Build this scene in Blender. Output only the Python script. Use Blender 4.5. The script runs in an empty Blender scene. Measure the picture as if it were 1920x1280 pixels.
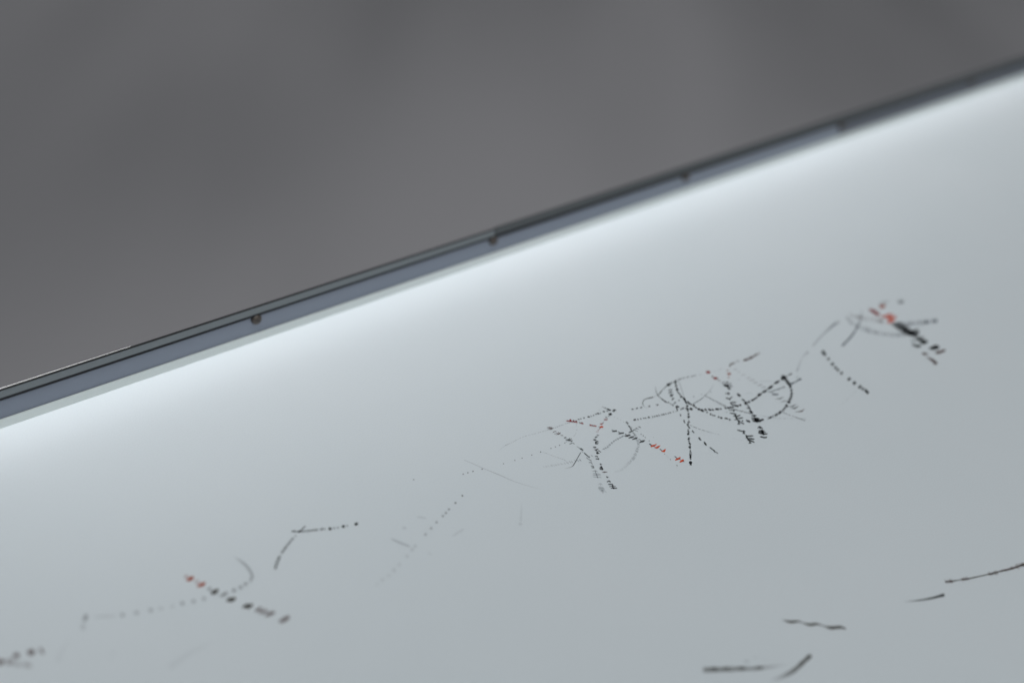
import bpy, bmesh, math, random
from mathutils import Matrix, Vector

sc = bpy.context.scene
col = sc.collection

# ------------------------------------------------------------------ camera
cam_data = bpy.data.cameras.new('camera')
cam = bpy.data.objects.new('camera', cam_data)
col.objects.link(cam)
cam_data.sensor_width = 36.0
cam_data.lens = 50.0
cam_data.clip_start = 0.01
cam_data.clip_end = 100.0
rot = Matrix(((0.765334, 0.296292, -0.571380),
              (-0.638200, 0.464450, -0.613993),
              (0.083456, 0.834564, 0.544553)))
cam.matrix_world = Matrix.Translation((-0.304136, -0.509706, 0.391637)) @ rot.to_4x4()
cam_data.dof.use_dof = True
cam_data.dof.focus_distance = 0.642
cam_data.dof.aperture_fstop = 3.4
sc.camera = cam

# ------------------------------------------------------------------ room light
world = bpy.data.worlds.new('World')
sc.world = world
world.use_nodes = True
bg = world.node_tree.nodes['Background']
bg.inputs['Color'].default_value = (0.95, 0.97, 1.0, 1)
bg.inputs['Strength'].default_value = 0.27


def area_lamp(name, loc, target, sx, sy, power, colour):
    d = bpy.data.lights.new(name, 'AREA')
    d.shape = 'RECTANGLE'
    d.size, d.size_y = sx, sy
    d.energy = power
    d.color = colour
    o = bpy.data.objects.new(name, d)
    col.objects.link(o)
    o.location = loc
    o.rotation_euler = (Vector(target) - Vector(loc)).to_track_quat('-Z', 'Y').to_euler()
    return o


# one wide soft ceiling lamp over the visitor's side of the case
area_lamp('ceiling_lamp', (-0.3, -1.1, 2.4), (0.1, -0.1, 0.0), 2.4, 1.6, 41.0, (0.96, 0.98, 1.0))

sc.view_settings.view_transform = 'Standard'
sc.view_settings.look = 'None'
sc.view_settings.exposure = 0.0
sc.view_settings.gamma = 1.0
sc.view_settings.use_curve_mapping = False
sc.cycles.use_denoising = True
sc.cycles.max_bounces = 8


# ------------------------------------------------------------------ materials
def principled(name, colour, rough=0.5, metal=0.0, spec=0.5):
    m = bpy.data.materials.new(name)
    m.use_nodes = True
    b = m.node_tree.nodes['Principled BSDF']
    b.inputs['Base Color'].default_value = (*colour, 1)
    b.inputs['Roughness'].default_value = rough
    b.inputs['Metallic'].default_value = metal
    b.inputs['Specular IOR Level'].default_value = spec
    return m, m.node_tree, b


def add_noise(nt, b, c0, c1, scale, detail=4, bump=0.0, stretch=(1, 1, 1), bump_dist=0.0002, turn=0.0):
    tc = nt.nodes.new('ShaderNodeTexCoord')
    mp = nt.nodes.new('ShaderNodeMapping')
    mp.inputs['Scale'].default_value = stretch
    mp.vector_type = 'TEXTURE' if turn else 'POINT'
    if turn:
        mp.inputs['Scale'].default_value = (1 / stretch[0], 1 / stretch[1], 1 / stretch[2])
        mp.inputs['Rotation'].default_value = (0, 0, turn)
    nz = nt.nodes.new('ShaderNodeTexNoise')
    nz.inputs['Scale'].default_value = scale
    nz.inputs['Detail'].default_value = detail
    cr = nt.nodes.new('ShaderNodeValToRGB')
    cr.color_ramp.elements[0].color = (*c0, 1)
    cr.color_ramp.elements[1].color = (*c1, 1)
    cr.color_ramp.elements[0].position = 0.3
    cr.color_ramp.elements[1].position = 0.7
    nt.links.new(tc.outputs['Object'], mp.inputs['Vector'])
    nt.links.new(mp.outputs['Vector'], nz.inputs['Vector'])
    nt.links.new(nz.outputs['Fac'], cr.inputs['Fac'])
    nt.links.new(cr.outputs['Color'], b.inputs['Base Color'])
    if bump:
        bp = nt.nodes.new('ShaderNodeBump')
        bp.inputs['Strength'].default_value = bump
        bp.inputs['Distance'].default_value = bump_dist
        nt.links.new(nz.outputs['Fac'], bp.inputs['Height'])
        nt.links.new(bp.outputs['Normal'], b.inputs['Normal'])


M = {}
M['floor'], nt, b = principled('polished_concrete', (0.16, 0.16, 0.165), 0.55)
add_noise(nt, b, (0.222, 0.220, 0.228), (0.374, 0.366, 0.378), 1.5, 2, stretch=(1, 0.28, 1), turn=-0.75)
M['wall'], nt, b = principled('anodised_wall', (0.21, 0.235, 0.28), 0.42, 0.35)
add_noise(nt, b, (0.19, 0.215, 0.265), (0.22, 0.245, 0.29), 30, 3, stretch=(0.1, 1, 1))
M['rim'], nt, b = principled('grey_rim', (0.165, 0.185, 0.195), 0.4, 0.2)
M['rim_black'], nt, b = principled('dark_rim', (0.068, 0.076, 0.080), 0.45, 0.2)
M['wall_shaded'], nt, b = principled('anodised_wall_shaded', (0.105, 0.116, 0.142), 0.45, 0.3)  # darker copy of the wall colour, shade of the right end painted in
M['rim_dark'], nt, b = principled('black_edging', (0.008, 0.009, 0.010), 0.45, 0.0)
M['rim_far'], nt, b = principled('grey_edging', (0.07, 0.076, 0.078), 0.5, 0.0)
M['polished'], nt, b = principled('glint_edge', (0.72, 0.72, 0.71), 0.25, 1.0)
M['gap_shadow'], nt, b = principled('gap_shadow_black', (0.006, 0.007, 0.010), 0.8)  # black that paints the shade of the groove below the rim
M['ledge'], nt, b = principled('pale_ledge', (0.50, 0.55, 0.55), 0.55)
add_noise(nt, b, (0.60, 0.655, 0.645), (0.66, 0.71, 0.70), 60, 3, stretch=(0.15, 1, 1))
M['screw'], nt, b = principled('bronze_screw', (0.085, 0.073, 0.064), 0.45, 0.5)
M['slot'], nt, b = principled('screw_recess', (0.01, 0.01, 0.01), 0.6)
M['tray'], nt, b = principled('white_tray', (0.8, 0.8, 0.8), 0.7)
M['plinth'], nt, b = principled('plinth_paint', (0.35, 0.36, 0.37), 0.6)
M['tape'], nt, b = principled('led_tape', (0.75, 0.75, 0.72), 0.6)

# translucent drawing film: diffuse on top, lets the edge lamp glow through
m = bpy.data.materials.new('drawing_film')
m.use_nodes = True
nt = m.node_tree
nt.nodes.clear()
out = nt.nodes.new('ShaderNodeOutputMaterial')
df = nt.nodes.new('ShaderNodeBsdfDiffuse')
tl = nt.nodes.new('ShaderNodeBsdfTranslucent')
gl = nt.nodes.new('ShaderNodeBsdfGlossy')
mx = nt.nodes.new('ShaderNodeMixShader')
mg = nt.nodes.new('ShaderNodeMixShader')
fr = nt.nodes.new('ShaderNodeFresnel')
tc = nt.nodes.new('ShaderNodeTexCoord')
nz = nt.nodes.new('ShaderNodeTexNoise')
cr = nt.nodes.new('ShaderNodeValToRGB')
nz.inputs['Scale'].default_value = 9
nz.inputs['Detail'].default_value = 5
cr.color_ramp.elements[0].color = (0.762, 0.820, 0.840, 1)
cr.color_ramp.elements[1].color = (0.776, 0.829, 0.848, 1)
cr.color_ramp.elements[0].position = 0.35
cr.color_ramp.elements[1].position = 0.65
fr.inputs['IOR'].default_value = 1.35
gl.inputs['Roughness'].default_value = 0.45
mx.inputs['Fac'].default_value = 0.42
nt.links.new(tc.outputs['Object'], nz.inputs['Vector'])
nt.links.new(nz.outputs['Fac'], cr.inputs['Fac'])
fn = nt.nodes.new('ShaderNodeTexNoise')
fn.inputs['Scale'].default_value = 1500
fn.inputs['Detail'].default_value = 3
fm = nt.nodes.new('ShaderNodeMapRange')
fm.inputs['From Min'].default_value = 0.3
fm.inputs['From Max'].default_value = 0.7
fm.inputs['To Min'].default_value = 0.95
fm.inputs['To Max'].default_value = 1.0
fx = nt.nodes.new('ShaderNodeVectorMath')
fx.operation = 'MULTIPLY'
nt.links.new(tc.outputs['Object'], fn.inputs['Vector'])
nt.links.new(fn.outputs['Fac'], fm.inputs['Value'])
nt.links.new(cr.outputs['Color'], fx.inputs[0])
nt.links.new(fm.outputs['Result'], fx.inputs[1])
nt.links.new(fx.outputs['Vector'], df.inputs['Color'])
nt.links.new(fx.outputs['Vector'], tl.inputs['Color'])
nt.links.new(df.outputs[0], mx.inputs[1])
nt.links.new(tl.outputs[0], mx.inputs[2])
nt.links.new(fr.outputs[0], mg.inputs['Fac'])
nt.links.new(mx.outputs[0], mg.inputs[1])
nt.links.new(gl.outputs[0], mg.inputs[2])
nt.links.new(mg.outputs[0], out.inputs['Surface'])
M['film'] = m


def ink_material(name, colour):
    """Matt ink; the mesh attribute 'ink_load' says how thickly it was laid on."""
    m = bpy.data.materials.new(name)
    m.use_nodes = True
    nt = m.node_tree
    nt.nodes.clear()
    out = nt.nodes.new('ShaderNodeOutputMaterial')
    df = nt.nodes.new('ShaderNodeBsdfDiffuse')
    tr = nt.nodes.new('ShaderNodeBsdfTransparent')
    mx = nt.nodes.new('ShaderNodeMixShader')
    at = nt.nodes.new('ShaderNodeAttribute')
    at.attribute_name = 'ink_load'
    tc = nt.nodes.new('ShaderNodeTexCoord')
    nz = nt.nodes.new('ShaderNodeTexNoise')
    nz.inputs['Scale'].default_value = 1400
    nz.inputs['Detail'].default_value = 2
    mr = nt.nodes.new('ShaderNodeMapRange')
    mr.inputs['From Min'].default_value = 0.3
    mr.inputs['From Max'].default_value = 0.7
    mr.inputs['To Min'].default_value = 0.82
    mr.inputs['To Max'].default_value = 1.0
    mu = nt.nodes.new('ShaderNodeMath')
    mu.operation = 'MULTIPLY'
    df.inputs['Color'].default_value = (*colour, 1)
    nt.links.new(tc.outputs['Object'], nz.inputs['Vector'])
    nt.links.new(nz.outputs['Fac'], mr.inputs['Value'])
    nt.links.new(at.outputs['Fac'], mu.inputs[0])
    nt.links.new(mr.outputs['Result'], mu.inputs[1])
    nt.links.new(mu.outputs[0], mx.inputs['Fac'])
    nt.links.new(tr.outputs[0], mx.inputs[1])
    nt.links.new(df.outputs[0], mx.inputs[2])
    nt.links.new(mx.outputs[0], out.inputs['Surface'])
    return m


INKS = {
    'black': ink_material('black_ink', (0.008, 0.008, 0.009)),
    'ash_black': ink_material('ash_black_ink', (0.030, 0.032, 0.033)),
    'charcoal': ink_material('charcoal_ink', (0.035, 0.040, 0.038)),
    'slate': ink_material('slate_ink', (0.10, 0.115, 0.14)),
    'red': ink_material('dark_red_ink', (0.27, 0.022, 0.020)),
    'faded_red': ink_material('faded_red_ink', (0.37, 0.09, 0.05)),
    'orange': ink_material('orange_ink', (0.55, 0.062, 0.012)),
    'umber': ink_material('umber_ink', (0.052, 0.044, 0.032)),
    'brown': ink_material('brown_ink', (0.092, 0.043, 0.037)),
}


# ------------------------------------------------------------------ helpers
def link(name, me, mat, parent=None):
    o = bpy.data.objects.new(name, me)
    if mat:
        me.materials.append(mat)
    col.objects.link(o)
    if parent:
        o.parent = parent
    return o


def box(name, lo, hi, mat, parent=None, bevel=0.0):
    bm = bmesh.new()
    bmesh.ops.create_cube(bm, size=1.0)
    for v in bm.verts:
        for i in range(3):
            v.co[i] = lo[i] if v.co[i] < 0 else hi[i]
    if bevel:
        bmesh.ops.bevel(bm, geom=bm.edges[:], offset=bevel, segments=2, affect='EDGES', profile=0.6)
    me = bpy.data.meshes.new(name)
    bm.to_mesh(me)
    bm.free()
    return link(name, me, mat, parent)


def tag(o, label=None, cat=None, group=None, kind=None):
    for k, v in (('label', label), ('category', cat), ('group', group), ('kind', kind)):
        if v:
            o[k] = v
    return o


# ------------------------------------------------------------------ setting
me = bpy.data.meshes.new('floor')
me.from_pydata([(-12, -12, -0.75), (16, -12, -0.75), (16, 16, -0.75), (-12, 16, -0.75)], [], [(0, 1, 2, 3)])
tag(link('floor', me, M['floor']), kind='structure')

# ------------------------------------------------------------------ light box
X0, X1 = -0.50, 1.00
Y0 = -0.78
case = bpy.data.objects.new('light_box', None)
col.objects.link(case)
case.location = (0, 0, 0)
case.empty_display_size = 0.1
tag(case, 'table-top light box with blue-grey metal frame, dark rim and small bronze screws', 'light box')

box('plinth', (X0 + 0.06, Y0 + 0.06, -0.745), (X1 - 0.06, -0.06, -0.1225), M['plinth'], case, 0.002)
box('tray', (X0, Y0, -0.122), (X1, 0.0005, -0.118), M['tray'], case)
# far wall (the one the photograph shows) and the three that close the box
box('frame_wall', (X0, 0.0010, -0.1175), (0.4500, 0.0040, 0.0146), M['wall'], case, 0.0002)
box('frame_wall', (0.4504, 0.0010, -0.1175), (X1, 0.0040, 0.0146), M['wall_shaded'], case, 0.0002)  # wall split here so its right end carries the painted shade
box('frame_wall', (X0, Y0 - 0.004, -0.1175), (X1, Y0 - 0.001, 0.0150), M['wall'], case, 0.0002)
box('frame_wall', (X0 - 0.0035, Y0 - 0.004, -0.1175), (X0 - 0.0005, 0.004, 0.0150), M['wall'], case, 0.0002)
box('frame_wall', (X1 + 0.0005, Y0 - 0.004, -0.1175), (X1 + 0.0035, 0.004, 0.0150), M['wall'], case, 0.0002)
box('gap_shadow', (X0, -0.0003, 0.01485), (0.1495, 0.0039, 0.0159), M['gap_shadow'], case, 0.0002)  # proud black strip in place of the shaded groove under the rim
box('gap_shadow', (0.1502, -0.0004, 0.0143), (X1, 0.0009, 0.0161), M['gap_shadow'], case, 0.0002)
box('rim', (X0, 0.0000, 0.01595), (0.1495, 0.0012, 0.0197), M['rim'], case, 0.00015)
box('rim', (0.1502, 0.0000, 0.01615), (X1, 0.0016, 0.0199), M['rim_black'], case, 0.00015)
box('rim_edging', (X0, -0.0001, 0.01972), (0.1495, 0.0010, 0.0202), M['rim_dark'], case, 0.0001)
box('rim_edging', (0.1502, -0.0002, 0.01992), (X1, 0.0017, 0.0204), M['rim_far'], case, 0.0002)
# polished strip added to give the glint along the rim's left stretch
me = bpy.data.meshes.new('rim_glint')
pr = [(0.00102, 0.0199), (0.00102, 0.02022), (0.00112, 0.02031), (0.00140, 0.02031), (0.00140, 0.0199)]
ends = (X0, -0.066)
vs = [(x, y, z) for x in ends for y, z in pr]
n5 = len(pr)
fs = [tuple(range(n5)), tuple(range(2 * n5 - 1, n5 - 1, -1))] + [(i, i + n5, (i + 1) % n5 + n5, (i + 1) % n5) for i in range(n5)]
me.from_pydata(vs, [], fs)
bm = bmesh.new()
bm.from_mesh(me)
bmesh.ops.recalc_face_normals(bm, faces=bm.faces[:])
bm.to_mesh(me)
bm.free()
link('rim_glint', me, M['polished'], case)
box('ledge', (X0, 0.0000, 0.0003), (X1, 0.00095, 0.0047), M['ledge'], case, 0.0002)


def screw(X):
    bm = bmesh.new()
    prof = [(0.0, 0.0), (0.0027, 0.0), (0.0028, 0.0004), (0.0026, 0.0012), (0.0020, 0.0019), (0.0011, 0.0023), (0.0004, 0.0024)]
    n = 28
    rings = []
    for r, h in prof:
        if r == 0.0:
            continue
        rings.append([bm.verts.new((r * math.cos(2 * math.pi * i / n), -h, r * math.sin(2 * math.pi * i / n))) for i in range(n)])
    for a, c in zip(rings, rings[1:]):
        for i in range(n):
            bm.faces.new((a[i], a[(i + 1) % n], c[(i + 1) % n], c[i]))
    bm.faces.new(rings[-1])
    bmesh.ops.recalc_face_normals(bm, faces=bm.faces[:])
    for f in bm.faces:
        f.smooth = True
    me = bpy.data.meshes.new('screw')
    bm.to_mesh(me)
    bm.free()
    o = link('screw', me, M['screw'], case)
    o.location = (X, 0.0009, 0.0128)
    s = box('slot', (-0.0014, -0.00252, -0.0002), (0.0014, -0.0019, 0.0002), M['slot'], o)
    s.rotation_euler = (0, random.uniform(0, 3.1), 0)
    return o


random.seed(4)
for k in range(-1, 6):
    screw(0.15 * k + random.uniform(-0.0008, 0.0008))

# the lamp inside the box: a tape of diodes under the film, along the far wall
box('diode_tape', (-0.17, -0.0044, -0.0280), (0.74, 0.0009, -0.0268), M['tape'], case)
led = area_lamp('diode_tape_light', (0.285, -0.0022, -0.0262), (0.285, -0.0045, 0.0), 0.91, 0.004, 0.124, (0.98, 0.98, 1.0))
led.parent = case
box('diode_tape', (-0.22, -0.0330, -0.1176), (0.74, -0.0200, -0.1165), M['tape'], case)  # second, deeper row added to broaden the falloff of the glow
led = area_lamp('diode_tape_light', (0.26, -0.0265, -0.1160), (0.26, -0.050, 0.0), 0.96, 0.010, 0.45, (0.98, 0.985, 1.0))
led.parent = case

# ------------------------------------------------------------------ drawing sheet
bm = bmesh.new()
nx, ny = 30, 16
grid = [[bm.verts.new((X0 + (X1 - X0) * i / nx, Y0 + (0.0006 - Y0) * j / ny, 0.0)) for i in range(nx + 1)] for j in range(ny + 1)]
for j in range(ny):
    for i in range(nx):
        bm.faces.new((grid[j][i], grid[j][i + 1], grid[j + 1][i + 1], grid[j + 1][i]))
me = bpy.data.meshes.new('drawing_sheet')
bm.to_mesh(me)
bm.free()
sheet = link('drawing_sheet', me, M['film'])
tag(sheet, 'large white translucent drawing sheet lying in the light box, scattered with small ink marks', 'drawing')

# Ink laid on the sheet.  (name, ink, label, is_sub_part, outlines); an outline is
# (0 = closed patch / 1 = stroke with two sides, density, then steps x y x y ... in 1/100 mm over the sheet, the first from its corner screw)
INK = [
    ('ink_line', 'charcoal', None, 0, [
     (1,'15 19 22 25 29 35 43 54 64 74 80 82 81 79 76 75 75 76 78 79 80 81 82 83 84 85 87 89 91 94 95 96 96 95 95 95','12543 -14868 -21 37 -24 37 -24 36 -18 36 -8 38 0 40 10 44 16 44 18 41 13 34 18 26 16 21 24 17 24 20 27 25 36 19 39 26 40 26 38 21 34 18 27 10 22 0 24 5 24 -3 29 -3 34 -3 32 -12 37 -10 35 -15 41 -8 38 -12 41 -9 40 -13 43 -9 42 -9 -780 -525 -24 35 -28 33 -24 36 -21 36 -14 38 -1 44 3 44 9 46 13 44 21 40 19 35 26 30 25 30 30 24 34 21 35 31 43 28 45 25 45 24 40 14 35 11 32 9 26 -3 28 0 31 -2 35 -5 40 -3 40 -8 43 -4 38 -11 42 -8 40 -11 43 -8 41 -12 40 -12'),
     (1,'50 48 45 42 40 40 42 46 51 56 60','13325 -14335 30 -4 31 -4 32 -4 32 -2 32 -1 32 1 33 3 30 0 33 5 31 1 -296 35 31 -4 30 -6 29 -5 30 -5 30 -1 32 3 31 3 35 10 32 4 34 9'),
     (0,'84','13659 -14324 18 -13 57 3 76 32 35 35 -24 9 -73 -16 -61 -20'),
     (0,'84','13821 -14277 22 -13 68 8 87 50 35 38 -29 10 -83 -19 -71 -36'),
     (0,'84','14033 -14194 4 -23 27 1 35 14 19 36 -4 38 -33 -5 -33 -32'),
     (0,'84','14152 -14146 22 -9 70 17 87 33 36 29 -27 16 -86 -30 -72 -27'),
     (0,'84','14359 -14083 23 -13 73 20 89 31 39 40 -30 10 -87 -19 -77 -41'),
     (0,'100','14881 -13996 -76 -58 -97 -28 -101 3 -22 67 63 69 88 61 94 -12 61 -35'),
     (0,'100','14617 -13985 17 -26 81 -7 113 12 51 20 -22 31 -107 -3 -90 -8'),
     (0,'100','14870 -13951 1 -37 61 -9 84 6 51 32 -11 31 -74 12 -67 -2'),
     (0,'100','14760 -13930 -31 -22 -40 -55 -20 -64 15 -21 39 27 46 67 6 52'),
     (0,'100','15332 -13977 -52 -65 -89 -26 -67 3 -51 30 35 66 84 46 78 16 68 -11'),
     (0,'80','15406 -13957 10 -34 83 -5 100 -8 62 36 -15 39 -100 8 -93 -11'),
     (0,'67','15675 -13968 9 -26 61 -23 77 -25 57 27 -12 31 -71 33 -80 -2'),
     (0,'58','15932 -14036 -1 -36 56 -24 87 -5 51 22 -8 32 -65 34 -80 -7'),
     (0,'63','16196 -14112 -8 -30 24 -28 50 -8 50 34 11 40 -44 15 -41 8'),
     (0,'58','16303 -14138 9 -26 65 -20 86 -15 51 19 -11 33 -84 18 -75 6'),
     (0,'25','16625 -14217 12 -24 63 -28 94 -11 47 10 -16 28 -77 33 -78 8'),
    ]),
    ('ink_line', 'charcoal', None, 0, [
     (1,'40 44 48 52 56 60 64 67 71 73 75 75 73 72 70 70 72 76 79 83 85 85 84 83 81 80','14054 -13748 -41 -43 -40 -41 -40 -44 -42 -47 -42 -53 -49 -58 -45 -65 -48 -69 -34 -71 -39 -72 -22 -74 -18 -77 -6 -74 -14 -72 0 -59 -12 -55 -9 -49 -6 -44 -2 -39 0 -38 3 -35 5 -31 14 -24 5 -27 5 -27 501 1276 -39 -45 -40 -42 -40 -42 -39 -44 -39 -51 -36 -59 -45 -62 -40 -66 -44 -66 -25 -64 -23 -68 -13 -72 -14 -74 -2 -68 -15 -65 -1 -51 -2 -44 1 -40 -1 -37 1 -35 4 -31 5 -27 0 -30 10 -24 8 -27'),
     (0,'88','13594 -14634 -35 -36 -9 -62 0 -71 36 -11 41 44 7 74 -10 54'),
     (0,'88','13574 -14826 -30 -42 -10 -77 20 -75 46 -8 29 48 10 92 -19 61'),
     (0,'88','13639 -15032 -38 -39 -3 -31 32 -13 44 19 41 42 -7 31 -30 8'),
     (0,'88','13662 -15137 -22 -25 4 -33 2 -42 28 -2 16 25 8 47 -15 28'),
     (0,'88','13661 -15251 -23 -33 -11 -58 27 -46 41 0 33 43 3 64 -37 30'),
    ]),
    ('tick_line', 'charcoal', None, 0, [
     (0,'84','14354 -14319 17 -29 80 -34 113 -20 68 28 -20 37 -106 28 -93 18'),
     (0,'84','14212 -14490 12 -38 88 -19 117 -11 72 39 -21 38 -105 27 -110 -12'),
     (0,'84','14119 -14654 8 -35 66 -38 103 -16 67 30 -7 48 -97 24 -88 10'),
     (0,'84','14096 -14734 -13 -41 37 -27 57 -17 58 36 22 58 -45 33 -64 -6'),
     (0,'84','14257 -14632 -43 -18 -39 -58 -37 -71 6 -28 44 24 49 70 28 59'),
     (0,'84','13919 -15010 23 -22 82 6 109 43 49 48 -31 23 -100 -10 -91 -39'),
     (0,'84','13774 -15304 21 -22 74 20 92 38 39 40 -26 31 -92 -37 -75 -27'),
     (0,'67','14253 -15249 -39 -18 -42 -4 -14 31 2 30 25 29 38 5 40 -5 2 -34'),
    ]),
    ('tick_line', 'black', None, 0, [
     (0,'76','15109 -14157 -33 -19 -38 -9 -16 22 6 33 32 32 41 16 33 -9 2 -33'),
     (0,'96','15003 -14320 -53 -39 -47 0 -19 29 6 44 46 51 56 13 39 -10 6 -39'),
     (0,'100','14872 -14551 -77 -50 -69 -13 -31 34 35 70 61 69 82 39 32 -34 24 -41'),
     (0,'100','14668 -14670 -43 -31 -9 -45 -5 -52 37 -5 48 36 25 60 -21 34'),
     (0,'100','14640 -14797 -33 -32 -25 -60 6 -58 37 -7 44 40 7 63 -5 48'),
     (0,'100','14585 -15136 -56 -42 -74 -102 -35 -115 45 -34 77 54 65 119 6 92'),
     (0,'100','14452 -15379 -54 -36 -26 -45 15 -33 63 13 53 38 22 50 -31 19'),
     (0,'100','14415 -15458 -47 -27 -47 -68 -22 -79 17 -27 42 32 54 82 22 66'),
     (0,'96','14578 -15090 -47 -22 -40 8 -37 18 18 40 25 39 48 4 37 -12 19 -33'),
     (0,'76','15191 -14039 -47 -41 -101 -117 -116 -145 -29 -58 60 49 122 143 90 121'),
     (0,'76','14889 -14394 -41 -34 -68 -96 -77 -117 -9 -46 43 43 83 116 61 97'),
    ]),
    ('faint_line', 'charcoal', None, 0, [
     (1,'25 27 29 31 33 35 36 37 38 39 40 41 43 44 45 45 44 42 40 37 35','15384 -14004 -16 -21 -13 -19 -13 -21 -18 -25 -20 -35 -24 -43 -27 -48 -33 -54 -37 -61 -40 -69 -59 -81 -66 -95 -68 -100 -70 -97 -60 -87 -56 -75 -49 -69 -48 -65 -43 -64 -53 -65 847 1191 -12 -22 -13 -19 -14 -19 -14 -25 -22 -34 -26 -41 -26 -48 -29 -55 -37 -62 -48 -71 -53 -83 -66 -95 -73 -100 -70 -97 -64 -87 -52 -76 -50 -69 -47 -65 -49 -63 -43 -67'),
    ]),
    ('faint_line', 'slate', None, 0, [
     (1,'55 59 64 69 73 75 75 73 71 68 65 62 59 56 53 50 48 46 44 43 40 37 33 28 24 20','14550 -15831 68 4 64 0 68 5 69 4 73 5 80 13 82 5 85 12 82 9 81 15 75 23 67 19 67 24 68 22 74 23 80 24 85 27 90 28 95 32 103 37 113 47 121 59 126 57 128 64 125 58 -2145 -570 67 4 69 7 66 2 69 5 73 8 76 3 83 11 83 9 83 15 77 13 68 11 65 20 65 19 68 25 76 26 82 25 83 23 88 26 94 30 101 40 110 48 120 50 125 62 128 56 125 59'),
    ]),
    ('dotted_line', 'slate', None, 0, [
     (0,'70','15085 -15420 -28 -21 -29 4 -17 17 2 27 27 20 31 14 21 -15 11 -21'),
     (0,'50','15541 -15510 -25 -15 -27 -3 -13 15 6 24 22 21 29 10 18 -11 4 -18'),
     (0,'50','16087 -15615 -32 -20 -29 -2 -17 14 12 29 27 28 31 6 27 -2 3 -24'),
    ]),
    ('dotted_line', 'charcoal', None, 0, [
     (0,'64','15635 -15675 -20 2 3 26 15 26 22 10 7 -20 -7 -25'),
     (0,'50','15622 -15778 -27 3 -3 36 19 39 28 7 14 -21 -7 -35'),
     (0,'51','15643 -15870 -24 -1 -15 19 11 33 28 16 18 -18 0 -26'),
     (0,'54','15660 -15947 -26 -3 -11 23 11 30 27 10 23 -5 1 -31'),
     (0,'56','15667 -15993 -24 -1 -12 20 16 27 26 20 21 -14 -3 -31'),
     (0,'60','15667 -16087 -24 0 -5 32 18 31 25 16 16 -21 -6 -35'),
     (0,'65','15664 -16168 -27 1 -6 27 21 29 29 15 13 -19 -5 -28'),
     (0,'61','15662 -16208 -19 3 -10 16 18 24 24 8 16 -8 -6 -24'),
     (0,'62','15685 -16426 -26 -4 -5 21 7 28 28 11 20 -8 -1 -26'),
     (0,'71','15697 -16497 -28 -5 -7 23 15 26 25 15 17 -11 -1 -25'),
     (0,'75','15706 -16560 -32 -10 -11 26 22 30 29 21 20 -16 -3 -30'),
     (0,'79','15720 -16656 -26 1 -14 19 17 31 28 13 16 -14 2 -25'),
     (0,'69','15732 -16724 -21 -3 -11 19 12 26 22 10 19 -8 -2 -26'),
     (0,'79','15753 -16810 -29 2 -12 22 8 34 33 17 25 -13 -2 -32'),
     (0,'70','15780 -16885 -30 -3 -13 28 8 30 25 22 27 -14 5 -35'),
     (0,'58','15863 -17059 -28 -2 -16 17 2 28 28 17 27 -6 4 -27'),
     (0,'72','15898 -17122 -26 -1 -15 14 2 25 26 16 25 -5 2 -24'),
     (0,'64','15924 -17167 -32 -12 -14 20 6 27 28 21 30 -3 1 -27'),
     (0,'56','15951 -17213 -29 -12 -16 13 8 27 30 17 28 2 -2 -24'),
     (0,'62','15981 -17263 -28 -3 -17 24 2 27 20 16 26 -8 8 -30'),
     (0,'75','16007 -17309 -33 -5 -19 26 2 33 28 14 27 -9 9 -28'),
     (0,'63','16037 -17357 -28 -2 -21 23 0 32 23 13 28 -9 14 -32'),
     (0,'58','16063 -17398 -33 -5 -20 27 4 29 22 20 30 -10 11 -31'),
     (0,'55','16088 -17437 -33 -9 -17 24 4 28 24 23 33 -7 3 -31'),
     (0,'68','16126 -17496 -27 -8 -21 10 10 26 27 21 25 -5 5 -20'),
     (0,'66','16170 -17561 -32 -6 -24 21 7 31 24 21 30 -10 12 -30'),
     (0,'74','16206 -17617 -34 -5 -25 22 3 35 31 18 30 -9 8 -30'),
     (0,'57','16251 -17686 -28 -4 -22 25 -6 35 29 9 28 -9 11 -30'),
     (0,'54','16285 -17741 -27 -3 -24 22 7 29 20 14 25 -9 10 -27'),
     (0,'57','16327 -17811 -28 -5 -19 21 0 31 28 15 28 -8 12 -30'),
     (0,'72','16358 -17866 -30 -9 -22 13 14 30 28 16 23 -5 12 -20'),
     (0,'63','16395 -17935 -29 -11 -17 21 10 27 24 14 25 -3 5 -25'),
     (0,'55','16418 -17979 -28 -5 -18 22 1 32 29 16 28 -10 12 -31'),
     (0,'68','16447 -18035 -25 -9 -19 22 5 30 25 10 23 -8 10 -26'),
     (0,'26','16810 -18496 -28 -8 -26 20 -1 29 24 12 27 -4 17 -25'),
     (0,'21','16873 -18566 -34 -6 -20 20 -2 27 25 15 28 -4 14 -23'),
     (0,'29','16925 -18627 -27 -7 -23 11 6 26 22 21 28 -7 11 -22'),
     (0,'23','17008 -18725 -26 -8 -26 21 1 28 19 16 31 -6 15 -30'),
     (0,'26','17146 -18875 -25 -13 -18 15 1 21 21 18 27 -2 11 -19'),
     (0,'21','17208 -18934 -29 -11 -26 11 3 27 25 19 29 -2 7 -22'),
     (0,'22','17295 -19008 -30 -12 -27 10 0 26 27 21 29 -3 18 -17'),
     (0,'27','17369 -19062 -27 -13 -32 11 -1 27 22 20 34 -1 13 -22'),
     (0,'22','17476 -19133 -27 -11 -31 12 -5 24 17 22 34 -6 21 -19'),
     (0,'41','17544 -19175 -32 -7 -35 15 -9 25 15 21 41 -4 27 -25'),
     (0,'24','17635 -19230 -32 -11 -25 4 -2 23 28 20 30 6 9 -17'),
     (0,'29','17798 -19331 -35 -14 -38 14 -4 30 24 24 42 0 17 -27'),
     (0,'26','17874 -19383 -29 -6 -27 9 -3 23 18 18 30 -3 20 -18'),
     (0,'28','18025 -19490 -31 -13 -25 6 2 24 28 24 33 4 10 -19'),
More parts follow.
